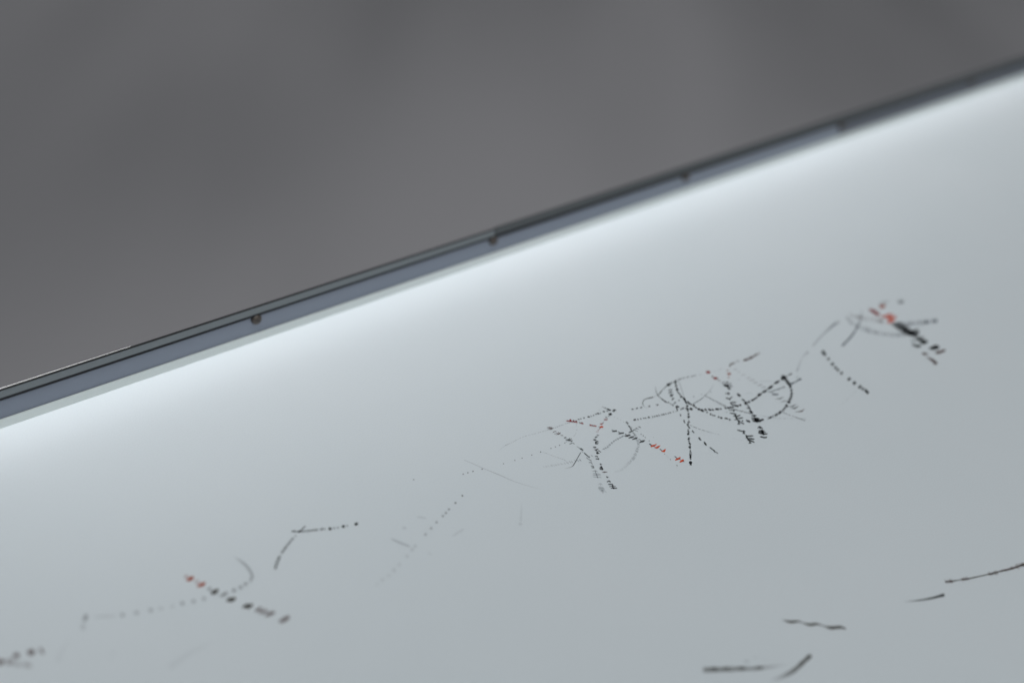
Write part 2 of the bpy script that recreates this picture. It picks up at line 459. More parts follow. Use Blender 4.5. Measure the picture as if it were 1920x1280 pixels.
     (0,'26','18104 -19546 -35 -12 -36 13 -2 31 26 21 38 -2 25 -23'),
     (0,'41','18161 -19588 -31 -13 -24 7 7 23 23 21 26 0 10 -14'),
     (0,'22','18223 -19633 -32 -9 -24 14 -4 22 21 19 30 -3 14 -19'),
     (0,'41','18296 -19686 -34 -12 -31 20 -13 29 27 20 40 -2 16 -28'),
     (0,'42','18357 -19730 -26 -12 -21 7 1 21 23 17 30 7 12 -18'),
     (0,'40','17825 -18754 -36 4 -25 26 20 38 31 18 34 -10 0 -41'),
     (0,'40','17843 -18811 -37 -3 -15 36 13 36 29 17 28 -15 8 -38'),
     (0,'50','17857 -18853 -28 0 -16 18 10 31 30 14 21 -12 2 -24'),
     (0,'51','17879 -18922 -31 -8 -13 33 8 35 29 15 22 -19 8 -32'),
     (0,'42','17891 -18958 -35 -9 -11 24 13 28 32 20 24 -11 7 -26'),
     (0,'54','17903 -18995 -32 -10 -11 20 15 26 28 18 25 -6 -2 -25'),
     (0,'52','17936 -19093 -35 1 -17 32 7 40 33 10 31 -11 -1 -38'),
     (0,'58','17949 -19134 -32 -4 -11 24 10 28 29 14 26 -6 1 -28'),
     (0,'62','18001 -19277 -30 -1 -16 26 6 34 30 17 28 -14 3 -35'),
     (0,'58','18028 -19347 -36 -10 -11 20 15 26 31 19 23 -7 3 -21'),
     (0,'60','18052 -19410 -30 -8 -12 28 7 30 26 14 28 -9 6 -33'),
     (0,'56','18067 -19451 -31 -11 -8 22 8 25 30 19 27 -5 -5 -28'),
     (0,'54','18092 -19521 -28 8 -17 26 7 33 24 15 22 -19 5 -31'),
     (0,'55','18117 -19594 -34 -5 -15 31 9 36 33 23 27 -22 3 -35'),
     (0,'60','18142 -19673 -26 6 -16 24 6 34 27 16 24 -19 7 -35'),
     (0,'61','18157 -19718 -33 1 -16 21 14 30 31 20 25 -13 1 -28'),
     (0,'64','18182 -19796 -32 1 -17 25 15 31 26 16 22 -15 8 -29'),
     (0,'58','18197 -19841 -26 -3 -18 20 12 30 27 11 21 -10 1 -26'),
    ]),
    ('ink_blot', 'red', 'dark red ink blot', 0, [
     (0,'100','17314 -14408 -72 -10 -71 1 -52 50 -24 70 47 54 42 45 66 8 53 -36 56 -46 -20 -69'),
     (0,'100','17134 -14221 15 -17 68 -14 90 -4 40 7 -22 18 -83 14 -75 3'),
     (0,'100','17134 -14351 17 -16 66 -21 95 -5 43 8 -21 20 -85 19 -77 6'),
    ]),
    ('ink_blot', 'red', 'dark red ink blot', 0, [
     (0,'100','17244 -14929 -43 -41 -73 3 -71 12 -38 45 19 49 35 40 61 20 74 3 47 -40 18 -47'),
     (0,'100','17029 -14906 7 -26 61 -27 78 -28 42 2 -14 27 -73 34 -68 20'),
    ]),
    ('ink_mark', 'brown', None, 0, [
     (0,'100','17160 -14611 -29 -30 -41 -73 -18 -80 20 -24 44 40 38 85 1 63'),
     (0,'76','17150 -15062 -21 -34 0 -55 39 -43 34 -4 24 40 -13 60 -25 39'),
     (0,'92','17265 -14972 -45 -23 -39 -10 -7 25 9 32 36 34 38 12 30 -3 -1 -29'),
     (0,'20','17469 -14376 17 -20 73 -27 94 -25 44 0 -24 23 -88 32 -81 18'),
     (0,'22','17747 -14459 34 -21 128 -15 161 -8 69 10 -46 22 -154 19 -136 3'),
    ]),
    ('ink_blot', 'faded_red', 'pale red ink blot', 0, [
     (0,'75','18133 -15048 -74 -45 -94 0 -73 36 13 61 36 55 85 22 74 -23 49 -44'),
     (0,'60','18086 -14744 9 -22 54 -21 83 -1 51 27 -10 31 -75 12 -73 -5'),
     (0,'55','17685 -15201 -4 -30 32 -27 55 -11 57 42 11 43 -54 14 -52 2'),
    ]),
    ('tick_line', 'brown', None, 0, [
     (0,'80','18502 -14572 38 -11 105 31 127 67 47 62 -49 24 -127 -62 -104 -59'),
     (0,'80','18744 -14463 7 -44 88 -19 128 9 74 41 -16 44 -115 11 -108 -10'),
     (0,'30','19087 -14448 11 -41 82 -42 136 -4 88 48 -15 49 -108 40 -132 -24'),
     (0,'96','19854 -14637 -67 -48 -124 -5 -105 29 -70 55 82 51 100 27 116 -11 95 -40'),
     (0,'96','20275 -14624 -85 -46 -117 -31 -110 23 -37 52 32 60 112 44 133 -2 90 -38'),
     (0,'100','19800 -14629 11 -26 66 -13 97 10 57 37 -18 26 -88 4 -79 -7'),
     (0,'80','20287 -14605 16 -37 90 -17 136 33 78 65 -19 52 -116 6 -120 -42'),
     (0,'58','20525 -14577 20 -29 92 -20 138 22 75 46 -21 42 -127 -1 -117 -23'),
    ]),
    ('tick_line', 'black', None, 0, [
     (0,'84','17091 -15353 8 -30 73 -17 102 1 53 21 -17 28 -90 18 -86 -3'),
     (0,'67','17314 -15391 1 -19 34 -19 48 -17 29 4 -6 19 -41 24 -38 16'),
     (0,'100','17255 -15545 30 -6 82 25 98 51 34 50 -39 10 -98 -46 -80 -41'),
     (0,'100','17085 -15477 -73 -85 25 -107 36 -127 81 -11 69 93 6 151 -70 83'),
     (0,'100','17089 -15586 -58 -65 16 -66 32 -71 89 23 53 68 -15 83 -39 51'),
     (0,'100','17200 -15637 21 -27 95 -13 130 6 64 25 -31 25 -118 14 -109 -8'),
     (0,'100','17173 -15747 -3 -41 55 -51 97 -33 52 3 -4 42 -70 59 -82 26'),
     (0,'100','16967 -15854 -12 -39 40 -46 54 -50 61 16 24 57 -45 58 -78 13'),
     (0,'100','17083 -15816 -44 -25 -19 -40 -5 -42 41 -2 45 28 34 51 -9 30'),
     (0,'92','16557 -16076 14 -27 65 -45 107 -23 54 6 -19 32 -89 44 -82 25'),
     (0,'100','16775 -16226 -63 -19 -54 -3 -22 34 -2 44 46 41 58 14 43 -18 22 -40'),
     (0,'100','16305 -16358 -16 -41 34 -54 51 -59 45 -3 15 47 -36 70 -47 45'),
     (0,'88','16394 -16511 27 -18 95 -2 129 25 60 33 -32 25 -126 -17 -106 -21'),
     (0,'92','16472 -16549 -53 -47 -41 4 -22 21 26 46 43 43 49 17 42 0 -10 -41'),
    ]),
    ('faint_tick_line', 'brown', None, 0, [
     (0,'24','18520 -14827 -10 -45 55 -53 83 -50 59 6 7 52 -69 62 -75 35'),
     (0,'24','18511 -15106 1 -28 46 -33 61 -36 57 21 0 37 -63 33 -62 18'),
     (0,'24','18446 -15434 13 -32 76 -35 128 4 63 21 -14 43 -110 19 -102 1'),
     (0,'24','18454 -15751 8 -43 93 -32 132 -18 68 15 -16 45 -112 42 -111 12'),
     (0,'24','18442 -15972 15 -40 86 -61 143 -31 87 25 -10 59 -133 42 -116 28'),
    ]),
    ('faint_tick_line', 'slate', None, 0, [
     (0,'38','18470 -16226 1 -42 80 -39 108 -36 60 6 -13 42 -94 49 -92 27'),
     (0,'38','18470 -16504 11 -38 81 -47 134 -14 73 20 -14 47 -121 30 -105 19'),
     (0,'38','18485 -16740 9 -40 100 -29 117 -39 70 13 -15 46 -112 45 -109 19'),
     (0,'12','17985 -15547 -1 -33 40 -55 73 -46 54 5 3 44 -56 60 -76 25'),
     (0,'16','18851 -16302 51 -65 194 -130 240 -153 111 -39 -72 74 -227 165 -212 114'),
     (0,'13','17466 -16635 21 -41 106 -68 136 -75 70 -11 -30 47 -125 86 -117 58'),
     (0,'40','18536 -17129 -28 -60 18 -104 78 -90 72 -6 28 71 -24 124 -83 62'),
     (0,'50','18450 -17452 11 -54 105 -76 156 -65 112 29 -15 67 -129 92 -151 31'),
     (0,'40','18595 -17378 -29 -56 27 -92 48 -103 48 -21 21 61 -24 116 -44 83'),
    ]),
    ('tick_line', 'charcoal', None, 0, [
     (1,'36 42 48 54 58 60 58 54 48 42 36','18316 -17787 45 -34 44 -35 47 -33 47 -31 53 -25 70 4 61 -1 68 17 63 11 64 12 -546 130 61 -18 60 -21 59 -20 59 -14 58 -8 43 -17 55 1 50 -9 57 0 54 -7'),
     (1,'27 31 36 40 44 45 44 40 36 31 27','18335 -18110 47 -19 43 -24 50 -15 42 -21 36 -18 40 -6 32 -10 28 -10 30 -8 36 -5 -365 157 55 -9 62 -4 53 -12 54 -8 49 -9 28 -22 26 -18 22 -17 17 -20 16 -22'),
     (1,'45 52 60 67 73 75 73 67 60 52 45','18391 -18597 47 -24 42 -31 54 -18 46 -25 57 -9 57 -4 62 13 56 10 56 13 57 13 -519 78 61 -10 65 -6 54 -17 61 -4 49 -9 49 -1 43 -8 49 2 50 -1 48 -3'),
     (1,'45 52 60 67 73 75 73 67 60 52 45','18380 -18740 43 -31 41 -36 48 -30 41 -35 59 -15 67 4 66 11 65 22 63 22 61 18 -535 88 57 -19 59 -20 53 -23 61 -8 48 -10 45 -7 51 3 53 3 58 5 57 4'),
     (0,'58','18531 -18729 -21 -31 -5 -62 13 -66 28 -15 17 35 8 76 -17 52'),
    ]),
    ('ink_mark', 'brown', None, 0, [
     (1,'48 55 64 72 78 80 78 72 64 55 48','18335 -19052 59 -40 56 -45 66 -36 60 -37 62 -26 76 4 73 21 65 21 61 26 62 24 -623 104 74 -26 78 -26 67 -33 72 -18 66 -7 49 -7 48 -1 56 12 59 12 58 6'),
    ]),
    ('tick_line', 'black', None, 0, [
     (0,'67','20432 -16750 -7 -37 52 -5 58 -13 56 40 2 36 -61 10 -54 2'),
     (0,'67','20596 -16747 3 -37 61 -22 101 17 65 47 -5 46 -89 3 -80 -9'),
     (0,'58','20634 -16727 -15 -26 -4 -45 37 -26 45 12 19 33 -7 46 -39 15'),
     (0,'92','20341 -16808 -113 -96 -171 -15 -128 26 -62 76 102 91 133 75 172 12 83 -72'),
     (0,'84','20177 -16584 -33 -57 0 -96 65 -74 91 16 52 77 -40 91 -56 60'),
     (0,'88','19924 -16790 -4 -45 57 3 73 11 51 46 -5 36 -67 1 -63 -13'),
     (0,'94','19328 -16857 17 -59 133 -21 203 39 98 50 -36 49 -168 16 -155 -13'),
     (0,'94','19412 -16825 -20 -49 33 -47 99 2 61 25 27 64 -75 22 -64 16'),
     (0,'94','18679 -16989 18 -65 142 -13 209 48 104 63 -30 68 -185 -5 -176 -47'),
     (0,'94','18838 -16944 -19 -43 31 -37 59 -25 69 35 19 49 -37 46 -62 7'),
     (0,'94','18182 -17046 10 -54 112 -26 151 -11 109 74 -10 72 -151 10 -141 -17'),
     (0,'94','17769 -17113 0 -69 108 -16 159 27 92 63 -19 57 -116 43 -142 -41'),
     (0,'94','17435 -17207 7 -43 84 -6 115 16 65 43 -15 42 -107 0 -92 -9'),
     (0,'94','17223 -17193 -8 -47 46 -40 101 11 69 44 7 54 -73 27 -76 0'),
     (0,'94','17458 -17160 -31 -21 -25 -39 12 -31 30 -3 39 27 9 39 1 30'),
     (0,'94','16950 -17221 -2 -43 44 -35 92 21 65 59 2 53 -63 27 -87 -37'),
     (0,'67','19245 -16888 6 -19 44 -3 60 13 33 23 -13 15 -52 3 -52 -14'),
     (0,'67','18615 -16990 3 -20 30 -14 55 19 30 23 -3 25 -43 3 -47 -16'),
    ]),
    ('tick_line', 'black', None, 0, [
     (0,'88','20111 -16877 -99 -59 -50 -104 -52 -123 109 -13 106 69 70 129 -10 88'),
     (0,'88','20017 -17109 -121 -66 -71 -101 21 -90 107 -4 125 74 25 104 23 86'),
     (0,'84','19890 -17328 -71 -48 -56 -84 6 -77 83 -2 109 66 39 92 -38 53'),
     (0,'84','19645 -17609 106 20 92 18 53 98 -77 -5 -85 -4'),
     (0,'100','19491 -17804 102 7 84 18 64 98 -83 -7 -109 -6'),
     (0,'96','19309 -17960 74 -1 88 -20 65 99 -71 9 -102 9'),
     (0,'84','19226 -18010 62 -32 70 -5 53 52 -71 13 -76 24'),
     (0,'92','19056 -18111 89 -21 74 -32 69 82 -80 24 -57 31'),
     (0,'84','18910 -18178 55 -43 58 -48 86 67 -41 44 -78 48'),
     (0,'88','18817 -18239 40 -35 48 -41 72 48 -28 50 -59 52'),
     (0,'100','18617 -18294 37 -90 20 -69 148 75 -25 88 -41 58'),
     (0,'100','18313 -18442 -8 -72 -17 -88 155 54 15 94 24 88'),
     (0,'84','18218 -18471 -21 -72 -32 -86 63 15 29 75 19 80'),
     (0,'84','18135 -18504 -53 -75 -38 -80 54 -2 51 88 40 75'),
     (0,'84','18046 -18521 -52 -82 -57 -82 66 2 36 70 40 71'),
     (0,'76','17948 -18554 -65 -82 -38 -56 51 -4 43 60 54 70'),
     (0,'96','17762 -18585 -41 -61 -70 -90 59 -23 80 102 51 71'),
     (0,'100','17700 -18588 -71 -72 -92 -98 65 -3 74 63 90 97'),
     (0,'84','17613 -18623 -64 -66 -49 -56 19 -19 59 67 82 85'),
     (0,'96','17510 -18623 -81 -66 -75 -72 54 -20 78 72 77 73'),
     (0,'100','17436 -18607 -97 -77 -88 -78 50 -26 83 73 96 77'),
     (0,'84','17350 -18629 -81 -56 -58 -46 12 -26 70 52 68 51'),
     (0,'96','17234 -18617 -85 -58 -90 -55 -3 -50 96 64 100 58'),
     (0,'100','17072 -18628 -92 -50 -87 -66 40 -29 82 49 85 60'),
     (0,'92','16999 -18624 -67 -41 -93 -51 10 -38 99 54 88 54'),
     (0,'96','16940 -18605 -93 -51 -104 -55 10 -34 80 42 98 57'),
     (1,'50 50 50 50 50 50 50 50 50 50 50 50 50 50 50 50 50 50 50 50 50 50 50 50 50 50','19702 -17636 -61 -62 -59 -60 -61 -60 -62 -59 -71 -58 -80 -58 -86 -60 -90 -61 -93 -58 -96 -51 -94 -53 -97 -47 -99 -48 -102 -43 -104 -41 -108 -37 -112 -35 -114 -36 -113 -30 -109 -26 -106 -20 -101 -11 -105 -14 -100 -6 -104 -13 2355 1035 -63 -60 -59 -60 -60 -62 -67 -61 -74 -61 -81 -62 -89 -61 -94 -59 -96 -58 -95 -58 -98 -49 -98 -51 -102 -45 -103 -45 -106 -41 -110 -41 -114 -38 -115 -32 -114 -31 -111 -25 -108 -19 -106 -18 -101 -6 -104 -14 -102 -10'),
    ]),
    ('tick_line', 'black', None, 0, [
     (0,'100','17059 -16419 -49 -53 -56 -112 44 -87 55 -16 72 70 2 107 5 90'),
     (0,'100','16937 -16849 -43 -44 -42 -93 23 -85 36 -22 58 57 6 96 -7 75'),
     (0,'100','16757 -17178 -31 -71 26 -61 103 15 95 74 41 92 -62 36 -96 -25'),
     (0,'100','16933 -17086 -52 -23 -72 -66 -32 -81 24 -32 71 28 61 80 28 68'),
     (0,'100','16814 -17318 -41 -39 -56 -98 -25 -110 21 -35 52 50 41 113 28 92'),
     (0,'100','16574 -17489 -13 -31 14 -45 54 -26 44 9 8 33 -30 44 -42 24'),
     (0,'100','16722 -17524 -45 -27 -54 -71 -37 -84 22 -29 55 34 55 85 22 69'),
     (0,'100','16495 -17742 -58 -59 18 -70 15 -89 65 -3 57 65 2 98 -39 59'),
     (0,'100','16573 -17712 -45 -32 -47 -70 1 -73 22 -23 51 38 49 84 -11 58'),
     (0,'100','16530 -17806 -53 -31 -59 -60 9 -45 81 9 58 37 23 55 9 43'),
    ]),
    ('tick_line', 'slate', None, 0, [
     (0,'60','18683 -17246 18 -35 104 -20 141 -5 76 30 -24 41 -128 22 -130 -14'),
     (0,'70','18977 -17289 20 -27 84 -33 128 -6 76 35 -18 43 -122 14 -112 -3'),
     (0,'75','19267 -17308 22 -31 110 -23 135 -27 79 26 -30 36 -128 34 -125 5'),
     (0,'85','19982 -17345 15 -38 97 -33 150 3 84 37 -24 42 -120 38 -137 -21'),
     (0,'80','20324 -17352 16 -29 87 -14 120 7 70 41 -15 45 -116 -1 -107 -17'),
     (0,'90','20580 -17324 -6 -52 82 -20 111 -7 82 48 -4 51 -84 43 -118 -27'),
     (0,'30','20671 -17109 -1 -31 49 -32 79 -20 54 18 6 43 -66 33 -70 11'),
    ]),
    ('tick_line', 'black', None, 0, [
     (0,'100','14757 -16416 -41 -33 -10 -50 -10 -60 48 -3 42 37 14 62 -7 44'),
     (0,'100','14715 -16478 -18 -40 25 -8 40 2 37 32 19 44 -25 18 -46 -20'),
     (0,'100','14934 -16483 -34 -31 -35 -60 7 -53 49 -2 43 38 28 67 -22 37'),
     (0,'100','14892 -16545 -10 -30 14 -23 38 1 42 37 14 38 -22 21 -48 -22'),
     (0,'100','14961 -16541 -41 -33 -18 -53 12 -52 33 -8 56 43 -1 55 -9 43'),
     (0,'100','14919 -16603 -17 -38 15 -23 42 6 44 40 12 35 -19 27 -48 -23'),
     (0,'100','14881 -16578 -15 -42 29 -43 78 -9 49 17 6 39 -39 48 -57 15'),
     (0,'100','15078 -16610 -45 -34 -29 -58 19 -49 42 -5 44 38 9 60 -6 44'),
     (0,'100','15036 -16672 -18 -39 29 -3 38 -1 35 28 12 36 -32 8 -33 -2'),
     (0,'100','15258 -16675 -35 -31 -18 -53 -4 -57 43 -5 48 40 18 62 -9 43'),
     (0,'100','15216 -16737 -13 -33 11 -27 52 19 34 26 11 33 -30 11 -34 -3'),
     (0,'100','15178 -16712 -16 -42 30 -42 73 -15 54 22 7 40 -46 41 -55 17'),
     (0,'100','15311 -16722 -37 -31 -33 -59 3 -55 53 0 47 38 20 64 -9 43'),
     (0,'100','15269 -16784 -13 -32 22 -13 30 -10 45 40 20 46 -40 -3 -28 5'),
     (0,'100','15431 -16789 -39 -32 -12 -50 1 -56 36 -7 41 36 30 68 -24 37'),
     (0,'100','15389 -16850 -8 -26 17 -20 32 -7 43 38 14 38 -24 17 -41 -12'),
     (0,'100','15682 -16871 -36 -31 -15 -52 -3 -57 40 -6 37 35 21 64 -4 45'),
     (0,'100','15639 -16933 -12 -31 17 -20 39 1 41 35 12 35 -27 15 -32 0'),
     (0,'100','15811 -16903 -43 -33 -18 -53 2 -55 44 -4 47 38 14 61 0 47'),
     (0,'100','15768 -16965 -10 -29 8 -30 43 6 44 39 19 44 -37 1 -33 -1'),
     (0,'100','15830 -16940 -50 -36 -8 -49 7 -53 37 -7 52 40 6 58 -4 45'),
     (0,'100','15787 -17002 -9 -28 7 -32 50 16 37 30 9 31 -19 25 -43 -15'),
     (0,'100','15958 -16959 -42 -33 -21 -54 -4 -57 53 -1 48 39 14 61 -19 39'),
     (0,'100','15915 -17020 -13 -33 22 -14 36 -3 40 35 16 40 -29 12 -42 -14'),
     (0,'100','16085 -16993 -42 -32 -21 -54 2 -55 46 -4 58 43 2 56 -8 44'),
     (0,'100','16042 -17054 -9 -27 9 -30 49 13 36 29 19 43 -27 16 -46 -19'),
     (0,'100','16272 -17013 -49 -35 -15 -52 7 -53 42 -5 49 39 28 67 -24 37'),
     (0,'100','16229 -17074 -14 -33 21 -14 34 -7 44 39 15 38 -30 11 -40 -9'),
     (0,'100','16190 -17049 -8 -35 24 -48 67 -21 60 27 21 52 -49 40 -65 7'),
     (0,'100','16315 -17069 -48 -35 -22 -54 5 -55 50 -2 54 41 3 57 2 47'),
     (0,'100','16272 -17131 -12 -30 20 -16 32 -9 45 40 8 30 -21 23 -40 -11'),
     (0,'100','16233 -17106 -16 -42 36 -36 61 -27 62 28 20 51 -53 36 -69 4'),
     (0,'100','16495 -17097 -46 -33 -9 -50 -15 -61 54 -1 56 42 5 57 -13 42'),
     (0,'100','16451 -17158 -16 -36 16 -21 39 1 47 41 16 40 -35 5 -30 2'),
     (0,'67','15789 -16962 33 -23 102 -52 138 -48 62 -6 -39 32 -130 56 -117 36'),
     (0,'67','16216 -17062 18 -28 85 -40 111 -39 54 -3 -27 30 -105 47 -95 30'),
    ]),
    ('comb_mark', 'charcoal', None, 0, [
     (0,'92','16249 -16742 6 -44 65 -77 126 -49 70 3 -3 59 -95 78 -104 40'),
     (0,'92','16266 -16712 -53 -28 -54 -75 -41 -89 19 -32 56 34 71 90 27 74'),
     (0,'92','16161 -16878 -18 -47 40 -62 52 -73 58 1 19 55 -55 71 -46 58'),
     (0,'84','15678 -17133 13 -39 79 -63 119 -53 67 1 -21 43 -107 66 -97 45'),
     (0,'92','15852 -17300 -45 -13 -18 -26 -23 -31 48 -7 53 16 26 31 0 24'),
     (0,'92','15839 -17272 -8 -26 25 -23 40 -17 43 22 8 30 -32 26 -45 2'),
     (0,'30','15408 -17151 2 -23 34 -37 54 -31 40 6 4 35 -49 36 -52 19'),
    ]),
    ('comb_mark', 'charcoal', None, 0, [
     (0,'96','15551 -17305 -4 -58 65 -100 95 -109 71 -15 11 76 -97 108 -82 88'),
     (0,'96','15712 -17512 -76 -49 -110 -139 -90 -170 6 -66 89 62 128 168 68 141'),
     (0,'96','15486 -17584 2 -26 41 -35 63 -29 49 16 -2 33 -61 31 -53 22'),
     (0,'96','15602 -17721 19 -26 87 -19 116 -8 67 32 -23 34 -104 25 -105 -7'),
     (0,'96','15514 -17843 13 -42 87 -62 137 -40 80 15 -14 55 -123 56 -116 30'),
     (0,'96','15297 -17840 9 -21 53 -26 75 -17 50 20 -6 33 -79 14 -67 8'),
    ]),
    ('comb_mark', 'black', None, 0, [
     (0,'100','15455 -17924 -41 -40 -32 -76 17 -70 50 -9 43 47 23 85 -14 58'),
     (0,'100','15431 -18107 -24 -46 8 -88 21 -100 40 -22 26 55 -10 106 -34 75'),
     (0,'100','15194 -18150 -11 -35 40 -30 58 -27 41 8 9 38 -51 34 -50 21'),
     (0,'100','15402 -18048 -39 -13 -53 -48 -39 -65 4 -29 52 15 58 60 26 55'),
    ]),
    ('comb_mark', 'charcoal', None, 0, [
     (0,'100','14846 -18443 -16 -56 41 -96 59 -111 69 -10 8 61 -49 117 -65 81'),
     (0,'100','15041 -18638 -34 -38 0 -58 22 -60 38 -7 31 42 9 74 -35 41'),
     (0,'100','15016 -18701 -46 -17 -47 -53 -30 -66 17 -27 47 22 52 65 23 55'),
     (0,'100','14859 -18791 -9 -30 22 -47 52 -36 42 3 8 36 -30 54 -50 25'),
    ]),
    ('comb_mark', 'charcoal', None, 0, [
     (0,'100','14907 -18959 -55 -33 -72 -86 -33 -102 23 -36 62 40 79 103 27 85'),
     (0,'100','14862 -19053 4 -52 93 -64 125 -67 80 6 -10 60 -120 71 -105 54'),
     (0,'100','14789 -19199 -12 -58 62 -91 96 -93 71 -9 3 63 -74 111 -92 68'),
     (0,'100','14781 -19166 -54 -37 -44 -82 -36 -98 39 -28 54 43 58 101 2 76'),
     (0,'100','14634 -19300 1 -28 43 -37 78 -17 45 10 -1 35 -66 30 -61 18'),
     (0,'100','14736 -19379 -31 -51 30 -76 32 -94 59 -7 17 52 -17 102 -41 69'),
     (0,'100','14521 -19481 -8 -33 42 -32 59 -30 45 10 6 37 -48 41 -56 18'),
     (0,'100','14705 -19385 -42 -15 -44 -50 -44 -62 17 -28 49 18 53 61 31 52'),
     (0,'100','14710 -19138 -5 -23 16 -30 50 -7 36 15 10 32 -29 28 -49 -3'),
    ]),
    ('comb_mark', 'black', None, 0, [
     (1,'100 100 100 100 100 100 100 100 100 100 100','15753 -18953 39 5 42 8 35 8 16 -6 4 -8 15 -13 16 -31 5 -45 12 -45 12 -43 -191 193 39 17 42 23 46 18 55 18 49 -10 15 -40 -5 -51 -2 -51 -14 -56 -8 -50'),
     (0,'100','15924 -18919 -37 -15 -36 -43 -27 -52 18 -21 49 19 34 52 20 44'),
     (0,'100','15856 -19098 -78 -46 -118 -131 -67 -160 9 -61 90 57 129 158 60 132'),
     (0,'100','15637 -19083 3 -48 84 -69 117 -70 66 -7 -13 52 -99 87 -106 49'),
     (0,'100','15571 -19133 16 -50 94 -93 146 -83 74 -16 -23 59 -116 111 -121 69'),
     (0,'100','15518 -19176 -9 -44 37 -83 63 -88 47 -17 6 52 -36 106 -60 67'),
     (0,'100','15622 -19386 9 -36 71 -51 106 -42 70 15 -16 40 -83 65 -97 25'),
     (0,'100','15759 -19211 -67 -29 -65 -53 7 -47 84 0 83 36 62 61 -45 30'),
    ]),
    ('ink_mark', 'black', None, 0, [
     (0,'100','15384 -19422 -20 -47 28 -79 53 -82 55 -9 28 61 -41 90 -53 63'),
     (0,'100','15477 -19607 -19 -47 51 -20 70 -15 54 24 14 49 -63 22 -52 20'),
    ]),
    ('comb_mark', 'black', None, 0, [
     (0,'100','16280 -18058 2 -45 68 -65 107 -56 72 7 3 60 -88 75 -101 35'),
     (0,'100','16456 -18080 -38 -16 -50 -48 -41 -61 21 -26 46 19 63 58 21 52'),
     (0,'100','16134 -18163 17 -53 99 -103 143 -105 77 -20 -17 70 -138 110 -111 92'),
     (0,'100','16046 -18261 24 -50 103 -102 167 -85 91 -8 -25 67 -155 97 -137 71'),
     (0,'100','15987 -18382 10 -65 95 -121 174 -95 105 -3 -6 87 -161 108 -139 83'),
     (0,'100','16309 -18266 -83 -49 -121 -127 -28 -142 48 -48 107 62 114 149 26 118'),
     (0,'100','16333 -18553 -1 -44 66 -46 112 -20 72 25 2 56 -95 40 -95 13'),
     (0,'100','16487 -18523 -41 -30 -17 -42 14 -35 48 4 40 34 18 49 -14 29'),
     (0,'100','16129 -18388 -5 -49 69 -62 91 -69 86 22 7 62 -84 74 -100 35'),
    ]),
    ('dashed_line', 'black', None, 0, [
     (0,'76','14662 -16629 -30 -27 -7 -35 16 -31 34 4 31 30 4 41 -20 21'),
     (0,'100','14700 -16827 -39 -27 -20 -42 2 -41 42 -1 46 32 19 49 -12 31'),
     (0,'100','14705 -16850 -37 -16 -29 -33 3 -35 22 -10 31 17 28 39 -1 29'),
     (0,'100','14703 -16962 -31 -36 5 -30 36 -12 41 17 25 34 2 42 -34 7'),
     (0,'100','14763 -17029 -29 -32 0 -33 26 -21 46 17 29 35 -10 33 -25 15'),
     (0,'100','14884 -17189 -51 -32 -28 -46 12 -39 55 5 58 37 -3 42 -7 33'),
     (0,'100','14882 -17328 -42 -49 14 -39 42 -29 59 21 32 47 -3 58 -51 11'),
     (0,'100','15034 -17467 -36 -49 34 -34 27 -51 68 25 20 42 -26 53 -40 29'),
     (0,'100','15106 -17515 -33 -32 4 -40 9 -45 42 3 42 41 -9 46 -16 33'),
     (0,'100','15172 -17638 -42 -24 -31 -48 -1 -51 26 -13 46 28 39 59 -5 40'),
     (0,'100','15568 -18090 -21 -30 2 -35 31 -21 48 19 25 36 -9 38 -34 11'),
     (0,'100','15781 -18179 -33 -38 -8 -57 21 -52 68 16 43 49 -11 57 -17 43'),
     (0,'100','15833 -18253 -43 -41 -32 -67 41 -41 64 10 43 46 18 71 -42 29'),
    ]),
    ('dotted_line', 'slate', None, 0, [
     (0,'55','15580 -15688 -25 0 -14 15 18 25 26 17 24 -5 -8 -27'),
     (0,'47','15599 -15788 -27 1 -12 30 8 41 31 15 27 -18 -2 -44'),
     (0,'58','15612 -15861 -27 -6 -11 23 13 31 28 12 20 -11 6 -27'),
     (0,'61','15630 -15952 -23 6 -12 20 11 28 25 16 19 -14 -3 -29'),
     (0,'68','15641 -16001 -22 1 -13 26 7 36 26 12 21 -17 2 -37'),
     (0,'49','15650 -16037 -26 -5 -9 15 8 26 31 15 20 -8 -2 -21'),
     (0,'46','15674 -16131 -29 -4 -12 24 12 31 27 17 27 -9 -3 -33'),
     (0,'49','15688 -16186 -27 0 -12 25 10 32 25 10 23 -8 -1 -32'),
     (0,'61','15699 -16229 -29 -8 -16 14 21 27 28 18 25 -3 -5 -25'),
     (0,'53','15714 -16292 -24 -1 -15 33 8 38 25 16 19 -26 4 -35'),
     (0,'71','15728 -16347 -27 1 -10 33 6 34 25 18 23 -20 1 -38'),
     (0,'63','15747 -16423 -31 10 -16 28 10 40 30 12 28 -12 -4 -41'),
     (0,'61','15764 -16494 -25 -4 -14 20 11 31 27 10 20 -9 3 -27'),
     (0,'60','15781 -16566 -23 5 -11 27 7 30 22 16 20 -18 8 -37'),
     (0,'52','15792 -16611 -30 -7 -13 18 15 29 31 13 20 -6 0 -23'),
     (0,'63','15814 -16706 -27 -6 -16 30 16 34 25 18 20 -20 0 -31'),
     (0,'60','15826 -16754 -32 -7 -5 24 12 24 26 14 23 -4 2 -26'),
     (0,'55','15844 -16833 -30 -7 -8 27 11 30 27 14 22 -10 -1 -29'),
     (0,'78','16004 -17293 -26 -6 -13 20 2 24 22 15 22 -8 3 -22'),
     (0,'68','16027 -17334 -22 -3 -12 11 3 21 21 15 24 -2 3 -22'),
     (0,'77','16047 -17369 -24 -8 -13 18 5 23 20 14 20 -7 10 -20'),
     (0,'57','16102 -17467 -22 -8 -13 10 6 21 23 14 19 -3 3 -16'),
     (0,'79','16127 -17510 -19 -1 -11 11 0 20 19 12 16 -9 8 -16'),
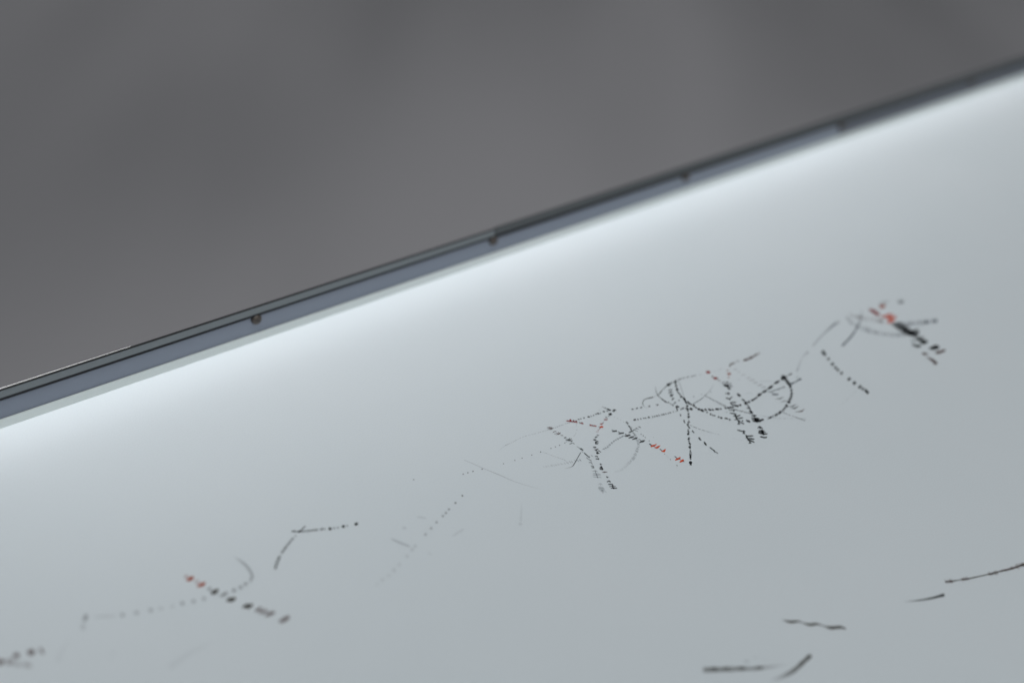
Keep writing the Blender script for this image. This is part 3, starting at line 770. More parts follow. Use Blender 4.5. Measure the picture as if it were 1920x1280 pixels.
     (0,'54','16149 -17548 -25 -2 -13 15 1 23 23 11 19 -5 9 -19'),
     (0,'59','16177 -17599 -24 -7 -18 20 5 27 21 20 23 -15 11 -25'),
     (0,'54','16246 -17736 -29 -2 -24 17 -2 32 28 19 28 -13 14 -26'),
     (0,'75','16264 -17758 -26 -9 -19 10 6 24 25 17 23 -3 5 -17'),
     (0,'72','16314 -17830 -27 -3 -18 20 -4 30 26 15 25 -13 14 -25'),
     (0,'71','16349 -17901 -31 -5 -15 24 5 28 27 15 24 -8 5 -26'),
     (0,'78','16374 -17955 -26 -3 -16 17 9 26 22 15 20 -10 5 -21'),
    ]),
    ('dotted_line', 'slate', None, 0, [
     (0,'59','13443 -17582 -19 -4 -11 9 5 19 18 12 19 -1 -1 -18'),
     (0,'52','13473 -17639 -17 -1 -16 14 3 23 17 7 18 -5 7 -22'),
     (0,'53','13516 -17722 -18 -3 -12 8 6 18 18 11 14 -4 5 -13'),
     (0,'47','13600 -17875 -17 -7 -9 12 2 17 16 11 16 -4 4 -16'),
     (0,'39','13646 -17946 -21 -3 -16 14 0 23 19 13 21 -7 10 -20'),
     (0,'34','13674 -17986 -17 -8 -9 12 3 15 14 11 16 -3 3 -14'),
     (0,'46','13708 -18039 -19 -8 -11 12 1 19 20 10 18 -2 7 -15'),
     (0,'37','13759 -18119 -19 -4 -13 15 -1 21 18 8 17 -6 7 -17'),
     (0,'39','13815 -18209 -18 1 -12 14 -2 19 15 12 16 -11 10 -17'),
     (0,'25','13846 -18258 -17 -1 -19 15 0 24 18 9 18 -10 9 -20'),
     (0,'25','14205 -18833 -17 -1 -12 11 1 17 15 10 15 -6 5 -15'),
     (0,'21','14240 -18888 -19 -2 -13 13 2 19 15 13 19 -6 5 -20'),
     (0,'30','14280 -18952 -14 -5 -9 9 5 13 11 8 12 -2 5 -12'),
     (0,'25','14330 -19029 -16 -5 -9 11 0 15 15 12 16 -5 6 -14'),
     (0,'23','14383 -19104 -18 -3 -11 6 4 15 16 13 17 -1 1 -14'),
     (0,'22','14431 -19166 -17 -3 -15 12 -3 19 16 10 20 -5 5 -18'),
     (0,'24','14475 -19223 -15 -2 -14 10 -1 17 14 9 17 -4 7 -17'),
     (0,'25','16654 -18342 -19 -7 -17 4 4 17 15 17 20 -2 9 -13'),
     (0,'30','16724 -18402 -21 -8 -14 8 -2 16 18 14 21 1 9 -14'),
     (0,'27','16786 -18456 -27 -8 -23 13 -5 24 22 18 26 -7 19 -17'),
     (0,'22','16845 -18506 -27 -9 -26 9 6 24 18 18 26 -3 17 -17'),
     (0,'25','17153 -18842 -26 -11 -16 10 2 17 17 18 24 1 5 -16'),
     (0,'22','17237 -18908 -24 -5 -26 8 -6 24 23 12 26 -1 14 -18'),
     (0,'22','17326 -18977 -24 -9 -21 7 -1 20 22 19 27 1 11 -17'),
    ]),
    ('dotted_line', 'black', None, 0, [
     (0,'96','11842 -14515 -33 -19 -45 -3 -38 18 -8 32 26 26 41 19 42 -18 18 -26'),
     (0,'96','12062 -14586 -31 -20 -46 -7 -40 21 4 32 18 26 41 11 47 -5 27 -29'),
     (0,'96','12289 -14650 -34 -17 -47 -11 -41 23 -5 34 27 27 43 15 47 -11 21 -30'),
     (0,'96','12716 -14776 -32 -22 -48 -2 -33 23 -14 30 30 24 39 21 42 -19 22 -25'),
     (0,'96','13134 -14916 -40 -23 -53 0 -39 23 -10 34 26 30 48 9 40 -15 33 -23'),
    ]),
    ('dashed_line', 'black', None, 0, [
     (0,'100','11213 -15133 -11 -44 40 -36 82 0 47 20 0 38 -46 45 -67 1'),
     (0,'100','11448 -15166 -32 -22 -22 -44 4 -44 22 -10 33 26 18 51 -1 36'),
     (0,'100','11578 -15218 -23 -23 -14 -41 14 -35 22 -6 33 30 5 44 -10 30'),
     (0,'100','11736 -15267 -26 -22 -9 -34 0 -36 28 -3 33 27 9 41 -14 24'),
     (0,'100','11821 -15311 -20 -21 -14 -38 11 -32 27 -1 25 27 5 39 -9 27'),
     (0,'100','11951 -15353 -26 -39 4 -49 43 -29 50 15 18 38 -4 60 -43 18'),
     (0,'100','12189 -15420 -28 -22 -15 -37 5 -37 24 -6 27 25 8 41 3 33'),
     (0,'100','12275 -15460 -20 -19 -20 -38 3 -34 32 0 31 26 8 39 -7 27'),
     (0,'100','12377 -15487 -30 -37 4 -41 26 -34 47 13 26 38 -20 39 -17 31'),
     (0,'100','12524 -15517 -25 -21 -16 -37 7 -34 26 -3 25 24 4 38 4 32'),
     (0,'100','12651 -15556 -25 -19 -17 -35 10 -29 25 -2 31 25 9 37 -6 24'),
     (0,'100','12733 -15576 -24 -32 -7 -49 35 -31 39 5 20 34 -5 51 -25 28'),
     (0,'100','12879 -15615 -28 -23 -5 -30 6 -31 23 -3 28 24 0 34 -4 27'),
     (0,'100','13004 -15653 -23 -18 -10 -33 -5 -36 24 -5 27 23 17 41 -11 25'),
     (0,'100','13100 -15659 -29 -34 13 -31 18 -37 38 8 22 32 -13 40 -19 27'),
     (0,'76','13312 -15686 -27 -22 -4 -31 3 -33 26 -3 26 25 4 37 -5 27'),
     (0,'63','13435 -15733 -16 -18 -11 -35 6 -33 21 -4 28 25 6 39 -11 25'),
     (0,'67','13555 -15721 -27 -20 -21 -36 5 -34 29 -3 25 22 12 40 3 29'),
     (0,'49','11974 -15567 20 -3 61 8 76 15 30 12 -26 0 -74 -10 -63 -13'),
     (0,'25','11771 -15667 10 -3 30 4 37 6 17 9 -12 4 -37 -5 -31 -6'),
     (0,'30','11591 -15713 0 -10 19 -8 23 -8 18 9 -2 11 -23 9 -22 3'),
    ]),
    ('ink_mark', 'black', None, 0, [
     (0,'100','13729 -15455 -29 -51 24 -65 44 -68 64 9 38 65 -26 81 -56 42'),
     (0,'100','13736 -15488 -57 -37 -64 -106 -76 -127 9 -49 54 47 91 127 43 106'),
     (0,'84','13714 -15785 -2 -24 18 -30 58 12 34 22 7 35 -40 13 -48 -11'),
     (0,'100','13831 -15777 -7 -37 49 -10 56 -18 52 35 6 43 -58 15 -59 -3'),
     (0,'100','13931 -15758 -23 -10 -32 -28 -4 -33 13 -12 33 13 30 34 1 27'),
     (0,'100','14010 -15849 -22 -41 0 -67 48 -45 63 15 28 51 -14 71 -52 29'),
     (0,'100','14165 -15973 -43 -53 -3 -72 49 -54 65 9 44 61 7 90 -62 30'),
     (0,'100','14179 -15732 -47 -52 9 -46 41 -35 56 14 34 47 17 76 -49 19'),
     (0,'100','14180 -16006 -44 -51 11 -38 52 -17 49 16 31 45 -20 42 -26 27'),
     (0,'84','13460 -16042 -36 -19 -56 -58 -39 -75 1 -31 39 24 56 72 36 62'),
     (0,'76','13404 -16050 -7 -17 5 -30 22 -23 23 2 10 23 -7 34 -26 13'),
     (0,'88','13243 -16469 -44 -32 -49 -83 -37 -99 6 -36 41 39 66 101 33 82'),
     (0,'76','13237 -16487 -13 -18 -8 -30 19 -19 24 3 21 25 0 30 -18 15'),
    ]),
    ('dashed_line', 'charcoal', None, 0, [
     (0,'100','13155 -16776 -36 -29 -36 -70 -38 -83 30 -24 53 37 42 84 6 65'),
     (0,'100','13107 -16893 -38 -35 -50 -86 -37 -101 32 -30 45 44 50 102 13 80'),
     (0,'100','12998 -17276 -47 -34 -29 -75 -16 -87 18 -27 46 40 34 91 16 72'),
     (0,'100','12853 -17841 -47 -39 -41 -88 -8 -95 23 -30 53 47 28 100 19 82'),
     (0,'100','12839 -17859 -19 -26 12 -25 18 -28 36 11 15 26 -11 33 -20 19'),
     (0,'100','12805 -18228 -40 -39 -57 -97 -25 -110 30 -33 60 51 55 115 7 88'),
     (0,'100','12801 -18235 -26 -24 -9 -33 7 -33 36 4 31 28 10 41 -23 18'),
     (0,'84','12741 -18652 -32 -47 -15 -104 3 -118 21 -37 28 55 30 130 -7 96'),
     (0,'84','12747 -18873 -45 -36 -29 -79 -28 -94 33 -26 41 42 47 98 11 75'),
     (0,'84','12703 -19084 -18 -28 2 -52 12 -58 25 -12 18 33 9 68 -21 43'),
    ]),
    ('dotted_line', 'black', 'vertical chain of black ink dots', 0, [
     (0,'100','14057 -16049 -39 -31 -42 8 -24 24 -2 38 35 36 51 16 42 -16 -1 -40'),
     (0,'100','13958 -16128 -25 -20 -28 3 -25 9 5 27 22 26 33 8 30 -4 9 -24'),
     (0,'100','13815 -16313 -60 -31 -45 -9 -3 30 16 44 60 48 64 34 17 -24 -7 -38'),
     (0,'100','13683 -16487 -54 -20 -50 7 -25 39 24 47 37 37 47 -2 43 -15 10 -45'),
     (0,'100','13586 -16516 -28 -22 -23 1 -15 11 13 26 22 25 32 16 22 -7 2 -23'),
     (0,'100','13450 -16676 -26 -11 -29 -5 -16 18 4 24 21 17 26 9 20 -11 8 -19'),
     (0,'100','13393 -16769 -42 -18 -54 -8 -43 26 -17 36 33 29 51 6 49 -10 39 -27'),
     (0,'100','13240 -16874 -31 -10 -35 15 -25 22 -7 28 16 23 39 2 34 -23 12 -29'),
     (0,'100','12916 -17154 -29 -18 -37 -7 -19 20 -3 22 19 21 30 10 35 0 18 -22'),
     (0,'100','12857 -17248 -17 -11 -39 8 -36 16 -19 23 17 15 37 -3 38 -11 22 -21'),
     (0,'100','12804 -17320 -20 -10 -33 18 -28 28 -1 25 10 19 33 -10 28 -24 20 -28'),
     (0,'100','12748 -17362 -19 -7 -28 1 -20 17 -5 17 7 18 29 -3 30 -7 11 -20'),
     (0,'100','12687 -17417 -53 -32 -55 -2 -34 27 14 47 36 45 56 13 43 -14 7 -38'),
     (0,'100','12489 -17650 -35 -13 -40 -2 -30 22 0 33 30 21 35 5 35 -9 15 -27'),
     (0,'100','12389 -17736 -40 -16 -42 9 -21 33 6 40 35 27 44 4 28 -25 5 -35'),
     (0,'100','12288 -17830 -31 -18 -29 7 -20 15 3 26 22 22 30 5 29 -5 1 -25'),
     (0,'100','12203 -17948 -35 -21 -38 -3 -22 19 -5 30 31 27 39 20 37 -10 13 -29'),
     (0,'100','12149 -18042 -38 -19 -35 -4 -21 19 14 33 25 32 40 12 34 -7 1 -32'),
     (0,'100','12012 -18176 -54 -23 -49 0 -27 29 4 46 44 41 54 6 51 -5 11 -45'),
     (0,'100','11937 -18251 -32 -9 -31 7 -17 20 -1 22 13 21 32 5 29 -15 14 -25'),
     (0,'100','11806 -18383 -33 -17 -34 0 -19 20 2 28 25 25 33 4 31 -5 10 -26'),
     (0,'100','11746 -18483 -31 -1 -37 14 -35 22 -10 24 15 10 28 3 37 -24 30 -25'),
     (0,'100','11695 -18532 -22 -10 -49 17 -48 19 -6 20 -3 21 43 -3 48 -20 35 -24'),
     (0,'100','11637 -18600 -26 -7 -48 17 -49 32 -6 28 8 19 44 -8 50 -26 37 -35'),
     (0,'100','11568 -18633 -18 -10 -35 16 -24 25 -12 24 11 16 34 -11 32 -16 17 -26'),
     (0,'100','11498 -18705 -48 -35 -50 -11 -25 25 7 45 47 43 54 29 40 -12 14 -36'),
     (0,'100','11379 -18812 -29 -22 -32 12 -14 25 7 28 22 25 34 1 28 -14 0 -30'),
     (0,'100','11198 -19031 -68 -47 -60 18 -25 46 18 63 62 50 71 15 48 -29 13 -59'),
     (0,'100','11083 -19124 -28 -23 -35 23 -21 25 -10 34 32 17 34 -3 31 -17 15 -31'),
    ]),
    ('dotted_line', 'charcoal', None, 0, [
     (0,'80','13196 -16914 -10 -28 16 -54 21 -64 20 -16 5 31 -15 67 -18 52'),
     (0,'80','13246 -17112 -12 -19 -3 -34 18 -28 23 -1 17 24 -8 35 -13 25'),
     (0,'80','13279 -17188 -15 -24 7 -40 16 -44 24 -6 15 28 -12 47 -10 38'),
     (0,'80','13331 -17359 -5 -22 15 -40 22 -46 21 -9 7 27 -21 47 -20 36'),
     (0,'80','13418 -17532 1 -22 20 -52 33 -56 20 -16 0 29 -26 61 -30 44'),
     (0,'80','13509 -17722 3 -28 29 -62 39 -72 24 -21 -3 34 -39 73 -32 60'),
    ]),
    ('tick_line', 'black', None, 0, [
     (0,'100','14504 -15475 -52 -42 -39 -85 -1 -90 36 -22 51 49 49 104 -14 69'),
     (0,'100','14458 -15617 -41 -32 -24 -51 -7 -53 57 2 52 39 21 59 -3 41'),
     (0,'100','14454 -15701 -30 -35 2 -54 10 -61 46 1 43 48 -8 62 -27 39'),
     (0,'100','14499 -15873 -51 -52 -13 -56 36 -32 82 36 65 66 -23 40 -26 29'),
     (0,'100','14546 -15847 -37 -22 -36 -52 -26 -62 29 -18 45 27 45 64 3 48'),
     (0,'100','14483 -16006 -34 -40 3 -59 12 -67 45 -4 40 48 -10 69 -17 51'),
     (0,'100','14481 -16203 -46 -51 0 -58 45 -42 59 11 56 62 3 73 -52 25'),
     (0,'100','14558 -16208 -41 -21 -46 -53 -22 -63 23 -23 50 26 51 65 0 51'),
     (0,'100','14574 -16309 -59 -57 -25 -94 29 -88 57 -12 74 71 0 100 -19 75'),
     (0,'100','14645 -16339 -44 -22 -52 -58 -20 -66 28 -23 60 28 40 68 20 55'),
     (0,'100','14743 -16432 -43 -42 3 -48 14 -52 57 9 42 46 0 60 -14 42'),
     (0,'100','14807 -16417 -37 -16 -41 -41 -9 -50 18 -18 46 20 27 50 14 41'),
     (0,'100','14646 -16640 -22 -24 -3 -34 -1 -39 42 7 38 35 -7 35 -22 21'),
     (0,'100','14536 -14987 -57 -45 -20 -61 35 -47 47 -1 65 55 -10 58 -15 44'),
     (0,'100','14571 -15143 -64 -47 -59 -107 -20 -120 27 -37 68 56 68 129 12 98'),
     (0,'100','14565 -15197 -48 -31 -26 -58 -7 -64 30 -16 47 36 40 72 0 52'),
     (0,'100','14436 -15402 -41 -35 -54 -90 -38 -105 14 -36 51 44 52 107 33 87'),
    ]),
    ('bird_mark', 'orange', 'orange bird-shaped ink mark', 0, [
     (0,'100','10449 -17075 69 26 60 6 89 -42 163 -17 -57 -44 -146 -29 -111 19 -90 24'),
    ]),
    ('tail', 'black', None, 1, [
     (0,'100','10539 -16895 -23 -31 -12 -61 9 -62 34 -10 29 39 3 68 -14 49'),
     (0,'100','10567 -17154 -11 -15 2 -23 11 -24 15 -3 13 19 -6 26 -8 20'),
    ]),
    ('bird_mark', 'orange', 'orange bird-shaped ink mark', 0, [
     (0,'100','10542 -17228 110 -37 123 9 120 -30 -92 -47 -144 -40 -71 -6 -62 86'),
    ]),
    ('bird_mark', 'orange', 'orange bird-shaped ink mark', 0, [
     (0,'100','10635 -17586 94 -27 119 20 85 -2 -74 -68 -149 -90 -47 32 -51 88'),
    ]),
    ('tail', 'black', None, 1, [
     (0,'100','10682 -17442 -20 -28 -8 -57 9 -60 22 -15 20 33 4 67 -5 51'),
    ]),
    ('bird_mark', 'orange', 'orange bird-shaped ink mark', 0, [
     (0,'100','10688 -18431 139 40 112 -18 117 2 -17 -55 -123 -50 -132 -1 -111 34'),
    ]),
    ('tail', 'black', None, 1, [
     (0,'100','10868 -18215 -22 -34 -5 -73 2 -85 18 -25 21 41 8 88 -3 70'),
     (0,'100','10907 -18489 -15 -19 -2 -33 10 -33 21 -4 16 23 2 39 -16 24'),
    ]),
    ('bird_mark', 'orange', 'orange bird-shaped ink mark', 0, [
     (0,'100','10733 -18669 137 63 121 8 57 -25 -37 -90 -123 -19 -144 25'),
    ]),
    ('tail', 'black', None, 1, [
     (0,'100','10932 -18682 -14 -19 -5 -37 9 -38 17 -8 18 24 -2 41 -7 31'),
    ]),
    ('dashed_line', 'black', None, 0, [
     (0,'88','10594 -17823 -12 -12 -7 -24 1 -26 8 -7 13 14 9 29 1 22'),
     (0,'88','10536 -18250 -13 -14 -16 -32 -2 -33 15 -8 19 18 6 34 -1 27'),
     (0,'88','10461 -18742 -16 -18 1 -28 3 -33 16 -6 20 21 1 35 -7 26'),
     (0,'30','10592 -17897 -12 -46 -22 -123 -25 -148 -5 -54 14 57 27 148 19 123'),
    ]),
    ('bird_mark', 'ash_black', 'black bird-shaped ink mark', 0, [
     (0,'100','9732 -15220 71 -10 50 -15 86 -28 59 -40 -90 -61 -87 44 -104 60'),
    ]),
    ('tail', 'ash_black', None, 1, [
     (0,'100','9810 -15110 -12 -25 7 -48 12 -57 19 -12 9 28 -7 60 -15 43'),
    ]),
    ('bird_mark', 'ash_black', 'black bird-shaped ink mark', 0, [
     (0,'100','9858 -15529 109 -4 101 -29 94 -44 -90 -61 -112 42 -115 48'),
    ]),
    ('tail', 'ash_black', None, 1, [
     (0,'100','9966 -15398 -12 -26 -2 -54 9 -61 18 -15 12 30 3 67 -12 48'),
    ]),
    ('bird_mark', 'ash_black', 'black bird-shaped ink mark', 0, [
     (0,'100','9976 -15838 135 -1 126 -20 66 -57 -92 -45 -136 17 -104 59'),
    ]),
    ('tail', 'ash_black', None, 1, [
     (0,'100','10103 -15719 -11 -24 -1 -51 18 -50 16 -14 10 28 -3 59 -13 43'),
    ]),
    ('bird_mark', 'ash_black', 'black bird-shaped ink mark', 0, [
     (0,'100','10038 -16016 166 4 172 -63 -105 -59 -131 23 -109 54'),
    ]),
    ('tail', 'ash_black', None, 1, [
     (0,'100','10158 -16009 -9 -26 12 -47 28 -48 19 -12 10 31 -20 54 -23 39'),
    ]),
    ('bird_mark', 'ash_black', 'black bird-shaped ink mark', 0, [
     (0,'100','10099 -16198 201 17 134 -52 -85 -71 -135 34 -126 38'),
    ]),
    ('tail', 'ash_black', None, 1, [
     (0,'100','10242 -16174 -9 -24 10 -43 20 -47 24 -7 8 28 -17 49 -18 38'),
    ]),
    ('bird_mark', 'ash_black', 'black bird-shaped ink mark', 0, [
     (0,'100','10198 -16560 194 40 184 -45 -19 -46 -133 -49 -126 43 -90 23'),
    ]),
    ('tail', 'ash_black', None, 1, [
     (0,'100','10386 -16343 -14 -30 -5 -69 2 -79 17 -22 14 36 4 82 -6 63'),
    ]),
    ('dashed_line', 'black', None, 0, [
     (0,'92','10739 -16117 -13 -15 -12 -33 0 -34 18 -5 17 19 12 39 -7 25'),
     (0,'92','10743 -16253 -17 -16 -8 -30 -7 -35 19 -7 17 19 15 38 -7 25'),
     (0,'92','10731 -16406 -19 -17 -9 -29 4 -31 13 -8 21 20 3 33 0 27'),
     (0,'92','10700 -16697 -18 -16 -8 -29 2 -30 19 -4 18 19 10 34 -8 22'),
     (0,'25','11078 -16681 -20 -9 -19 -1 -9 12 -2 17 16 16 21 4 17 -6 6 -16'),
    ]),
    ('tick_line', 'charcoal', None, 0, [
     (0,'76','10770 -15064 -18 -39 21 -56 33 -62 38 -5 9 38 -20 72 -34 47'),
     (0,'76','10850 -15032 -29 -24 -27 -61 -34 -74 12 -25 28 29 40 75 18 60'),
     (0,'76','10736 -15202 -19 -21 -7 -38 8 -38 15 -9 21 25 1 42 -2 34'),
     (0,'76','10666 -15344 -19 -31 -8 -62 25 -55 30 -10 19 37 -5 67 -11 51'),
     (0,'76','10735 -15323 -29 -21 -33 -56 -30 -67 12 -24 38 27 42 67 7 55'),
     (0,'76','10627 -15486 -17 -30 -10 -65 12 -67 24 -16 23 38 2 74 -17 52'),
     (0,'76','10670 -15407 2 -26 26 -56 40 -60 27 -14 -2 32 -34 66 -37 47'),
     (0,'76','10593 -15566 -14 -27 -12 -65 0 -72 20 -18 17 34 5 74 1 60'),
     (0,'76','10546 -15605 -1 -18 22 -17 34 -12 28 15 2 23 -25 23 -36 0'),
     (0,'58','10499 -15806 -21 -26 -4 -45 15 -44 22 -8 28 34 -4 50 -8 38'),
     (0,'49','10491 -15916 -31 -26 -38 -64 -20 -74 22 -22 37 32 32 76 23 62'),
     (0,'67','10315 -15744 14 -39 84 -16 123 22 62 40 -21 41 -110 5 -102 -19'),
     (0,'67','10494 -15710 0 -26 33 -35 63 -14 42 16 4 38 -58 21 -50 14'),
     (0,'80','10601 -15734 14 -12 49 -10 71 9 34 18 -18 15 -62 7 -60 -11'),
     (0,'80','10695 -15670 -6 -39 12 -91 27 -103 19 -34 4 47 -18 108 -16 89'),
     (0,'80','10786 -15694 6 -20 43 -12 58 -8 35 17 -10 21 -53 15 -54 -3'),
     (0,'80','10848 -15664 -5 -27 13 -56 30 -60 23 -14 6 34 -23 64 -23 49'),
     (0,'80','11039 -15636 -7 -28 7 -62 24 -65 23 -16 10 36 -20 68 -19 54'),
     (0,'80','11014 -15695 3 -15 31 -7 40 -6 24 11 -3 19 -38 8 -36 1'),
    ]),
    ('tick_line', 'slate', None, 0, [
     (0,'48','10470 -15927 32 -61 23 -49 16 20 -27 56 -28 60'),
     (0,'46','10392 -16012 37 -74 26 -64 29 6 -31 79 -34 68'),
     (0,'45','10344 -16093 40 -83 32 -86 16 29 -23 61 -40 93'),
     (0,'39','10317 -16201 14 -47 30 -58 32 19 -30 64 -17 44'),
     (0,'47','10254 -16274 33 -81 33 -75 21 31 -34 68 -24 71'),
     (0,'48','10214 -16341 33 -88 25 -66 30 5 -25 77 -37 96'),
     (0,'40','10159 -16416 32 -78 22 -68 22 13 -26 75 -28 70'),
     (0,'52','10120 -16513 23 -61 22 -71 26 14 -22 68 -31 74'),
     (0,'48','10070 -16580 19 -47 20 -51 29 1 -25 73 -13 52'),
     (0,'53','10014 -16654 19 -64 21 -54 26 -2 -18 68 -31 85'),
     (0,'45','9905 -16719 23 -75 19 -67 31 18 -21 49 -25 78'),
     (0,'49','9814 -16798 21 -57 23 -78 23 33 -23 70 -21 65'),
     (0,'48','9725 -16840 23 -80 25 -65 24 20 -19 69 -26 72'),
     (0,'55','9628 -16884 23 -88 32 -97 27 13 -30 102 -26 74'),
     (0,'45','9573 -16952 24 -82 12 -60 30 5 -27 78 -20 78'),
     (0,'48','9470 -17031 18 -59 18 -60 24 23 -17 62 -20 59'),
     (0,'56','9361 -17079 22 -78 21 -83 29 24 -21 82 -19 86'),
     (0,'44','9273 -17135 17 -73 14 -59 33 -3 -23 77 -15 73'),
     (0,'61','9194 -17194 11 -56 22 -73 28 -2 -22 80 -12 68'),
     (0,'51','9115 -17212 19 -72 18 -101 32 40 -18 66 -17 87'),
     (0,'23','10173 -16458 25 -31 24 -27 34 28 -24 30 -17 37'),
     (0,'23','10057 -16603 23 -32 33 -43 33 35 -28 33 -23 41'),
     (0,'27','9927 -16748 18 -33 15 -29 53 36 -30 28 -19 27'),
     (0,'20','9770 -16845 30 -41 14 -37 53 40 -28 40 -25 34'),
     (0,'21','9605 -16963 28 -33 30 -49 38 30 -27 43 -29 40'),
     (0,'22','9419 -17093 18 -25 17 -30 42 26 -21 34 -24 23'),
     (0,'49','9083 -17220 4 -92 3 -94 30 34 -3 71 -11 88'),
     (0,'52','9021 -17259 2 -75 4 -93 19 23 -3 87 -6 77'),
     (0,'42','8917 -17292 -2 -70 6 -68 23 17 -2 57 0 72'),
     (0,'41','8851 -17331 -4 -50 1 -78 27 15 2 67 -2 66'),
     (0,'41','8766 -17325 -5 -100 1 -67 23 -2 -1 80 4 87'),
     (0,'34','8705 -17370 -4 -78 -1 -74 25 15 -1 80 3 81'),
     (0,'33','8639 -17390 1 -54 -1 -74 22 13 1 65 4 73'),
     (0,'31','8570 -17392 -4 -92 -2 -78 20 11 3 85 5 71'),
     (0,'28','8492 -17456 -1 -49 -6 -67 22 14 4 48 0 59'),
     (0,'26','8444 -17439 -8 -93 -6 -88 20 26 6 77 9 80'),
     (0,'31','8366 -17494 -2 -50 -9 -58 21 -4 6 63 5 57'),
     (0,'23','8315 -17493 -10 -65 -4 -58 23 13 5 58 7 66'),
     (0,'21','8231 -17515 -5 -44 -5 -74 17 19 7 46 9 63'),
     (0,'26','8166 -17519 -7 -69 -13 -73 27 11 13 68 7 67'),
     (0,'25','8105 -17536 -5 -45 -9 -55 16 -4 8 53 8 67'),
     (0,'20','8045 -17524 -9 -69 -14 -77 28 26 11 56 9 71'),
     (0,'16','7966 -17520 -11 -65 -5 -48 20 3 11 61 7 45'),
     (0,'18','7916 -17497 -13 -77 -15 -86 16 6 16 90 12 60'),
     (0,'17','7861 -17519 -11 -49 -9 -38 24 2 9 46 12 50'),
     (0,'12','7823 -17477 -19 -85 -12 -58 19 2 17 72 14 67'),
     (0,'13','7764 -17489 -15 -61 -12 -44 24 0 13 57 10 53'),
    ]),
    ('tick_line', 'slate', None, 0, [
     (0,'41','8392 -16015 53 -12 51 -10 21 29 -53 10 -55 12'),
     (0,'44','8432 -16004 88 -22 106 -21 2 28 -94 24 -88 15'),
     (0,'41','8550 -16011 90 -26 97 -23 14 32 -81 18 -109 28'),
     (0,'49','8672 -15993 88 -24 72 -13 26 25 -90 17 -79 20'),
     (0,'53','8818 -15949 63 -15 77 -16 20 26 -64 19 -72 11'),
     (0,'51','8987 -15903 65 -15 64 -16 20 26 -68 14 -76 15'),
     (0,'50','9091 -15874 66 -13 85 -23 11 27 -74 20 -91 19'),
     (0,'48','9225 -15841 55 -11 84 -16 -2 30 -56 12 -61 16'),
     (0,'54','9319 -15818 64 -14 72 -20 28 27 -82 20 -72 19'),
     (0,'55','9442 -15802 62 -16 98 -19 23 21 -84 19 -96 20'),
     (0,'54','9543 -15799 104 -20 87 -25 18 32 -99 21 -90 22'),
     (0,'52','9665 -15785 84 -20 88 -21 10 35 -77 13 -78 15'),
     (0,'54','9784 -15780 97 -24 69 -20 21 38 -74 12 -75 19'),
     (0,'53','9897 -15798 77 -14 90 -22 32 26 -94 17 -110 30'),
     (0,'43','8517 -15950 -11 -69 -18 -75 20 -1 17 75 15 71'),
     (0,'47','8622 -15937 -14 -63 -12 -55 24 8 16 61 14 59'),
     (0,'54','8784 -15893 -21 -77 -10 -61 22 9 13 62 15 58'),
     (0,'53','8959 -15860 -14 -74 -14 -56 27 6 13 63 14 69'),
     (0,'51','9123 -15812 -19 -65 -19 -84 34 21 17 60 11 70'),
     (0,'38','9278 -15778 -11 -52 -19 -79 25 -4 19 88 12 58'),
     (0,'49','9420 -15772 -13 -60 -13 -46 23 1 9 49 16 65'),
     (0,'49','9573 -15737 -14 -68 -23 -87 24 3 17 80 16 73'),
     (0,'38','9745 -15717 -20 -80 -17 -63 25 5 15 65 13 65'),
     (0,'55','9875 -15757 -11 -44 -10 -46 30 10 6 37 12 50'),
    ]),
    ('bird_mark', 'red', 'dark red jagged ink mark', 0, [
     (0,'100','8452 -13430 98 1 33 -80 117 72 49 -5 -74 -127 40 -58 120 -72 13 -102 -38 -60 -70 116 -127 122 -90 75'),
    ]),
    ('ink_mark', 'black', None, 0, [
     (0,'100','8626 -13623 89 -4 110 84 19 -43 -107 -134'),
     (0,'100','8862 -13646 61 -8 -3 -61 -68 -41 -17 34'),
     (0,'76','8625 -13498 88 60 37 -9 -54 -78'),
     (0,'100','8493 -13419 -4 -19 19 -14 27 -10 25 15 5 23 -26 13 -23 8'),
     (0,'100','8917 -13819 -10 -23 -6 -51 16 -47 24 -8 16 32 -6 53 -13 40'),
     (0,'100','8988 -13924 -11 -21 0 -29 22 -10 34 22 16 29 -8 25 -25 2'),
    ]),
    ('bird_mark', 'red', 'small dark red ink mark', 0, [
     (0,'100','8899 -13920 92 -30 47 -15 -15 -99 -57 14 -56 83'),
    ]),
    ('bird_mark', 'red', 'red ink bar', 0, [
     (0,'100','9154 -14295 86 22 82 -113 118 -109 -69 -63 -114 129 -104 104'),
    ]),
    ('ink_mark', 'black', None, 0, [
     (0,'100','9297 -14342 -12 -17 -5 -32 12 -29 17 -4 11 20 2 36 -9 25'),
     (0,'76','9207 -14217 -4 -15 9 -30 18 -29 20 -1 2 19 -9 36 -21 19'),
     (0,'100','9790 -14530 15 -6 44 10 55 25 22 22 -19 5 -54 -19 -45 -20'),
     (0,'84','10230 -14230 -12 -28 9 -45 30 -40 28 -3 12 32 -17 50 -24 34'),
     (0,'76','9463 -14595 -11 -19 -1 -37 2 -42 20 -6 11 22 3 46 -10 30'),
    ]),
    ('ink_blot', 'orange', 'round orange-red ink blot', 0, [
     (0,'100','9638 -14761 -43 -19 -47 4 -37 17 -35 25 -8 38 18 35 35 24 45 -6 43 -10 38 -27 -5 -40'),
    ]),
    ('ink_mark', 'red', None, 0, [
     (0,'90','9340 -14785 17 -7 48 16 57 25 21 34 -22 13 -57 -27 -47 -30'),
     (0,'70','9200 -14801 5 -14 29 -16 44 -5 26 12 -4 20 -40 12 -39 1'),
     (0,'60','9065 -14816 7 -20 32 -43 55 -36 27 -8 -7 27 -48 43 -45 31'),
     (0,'100','9646 -14475 116 -13 89 -20 -77 -59 -105 7'),
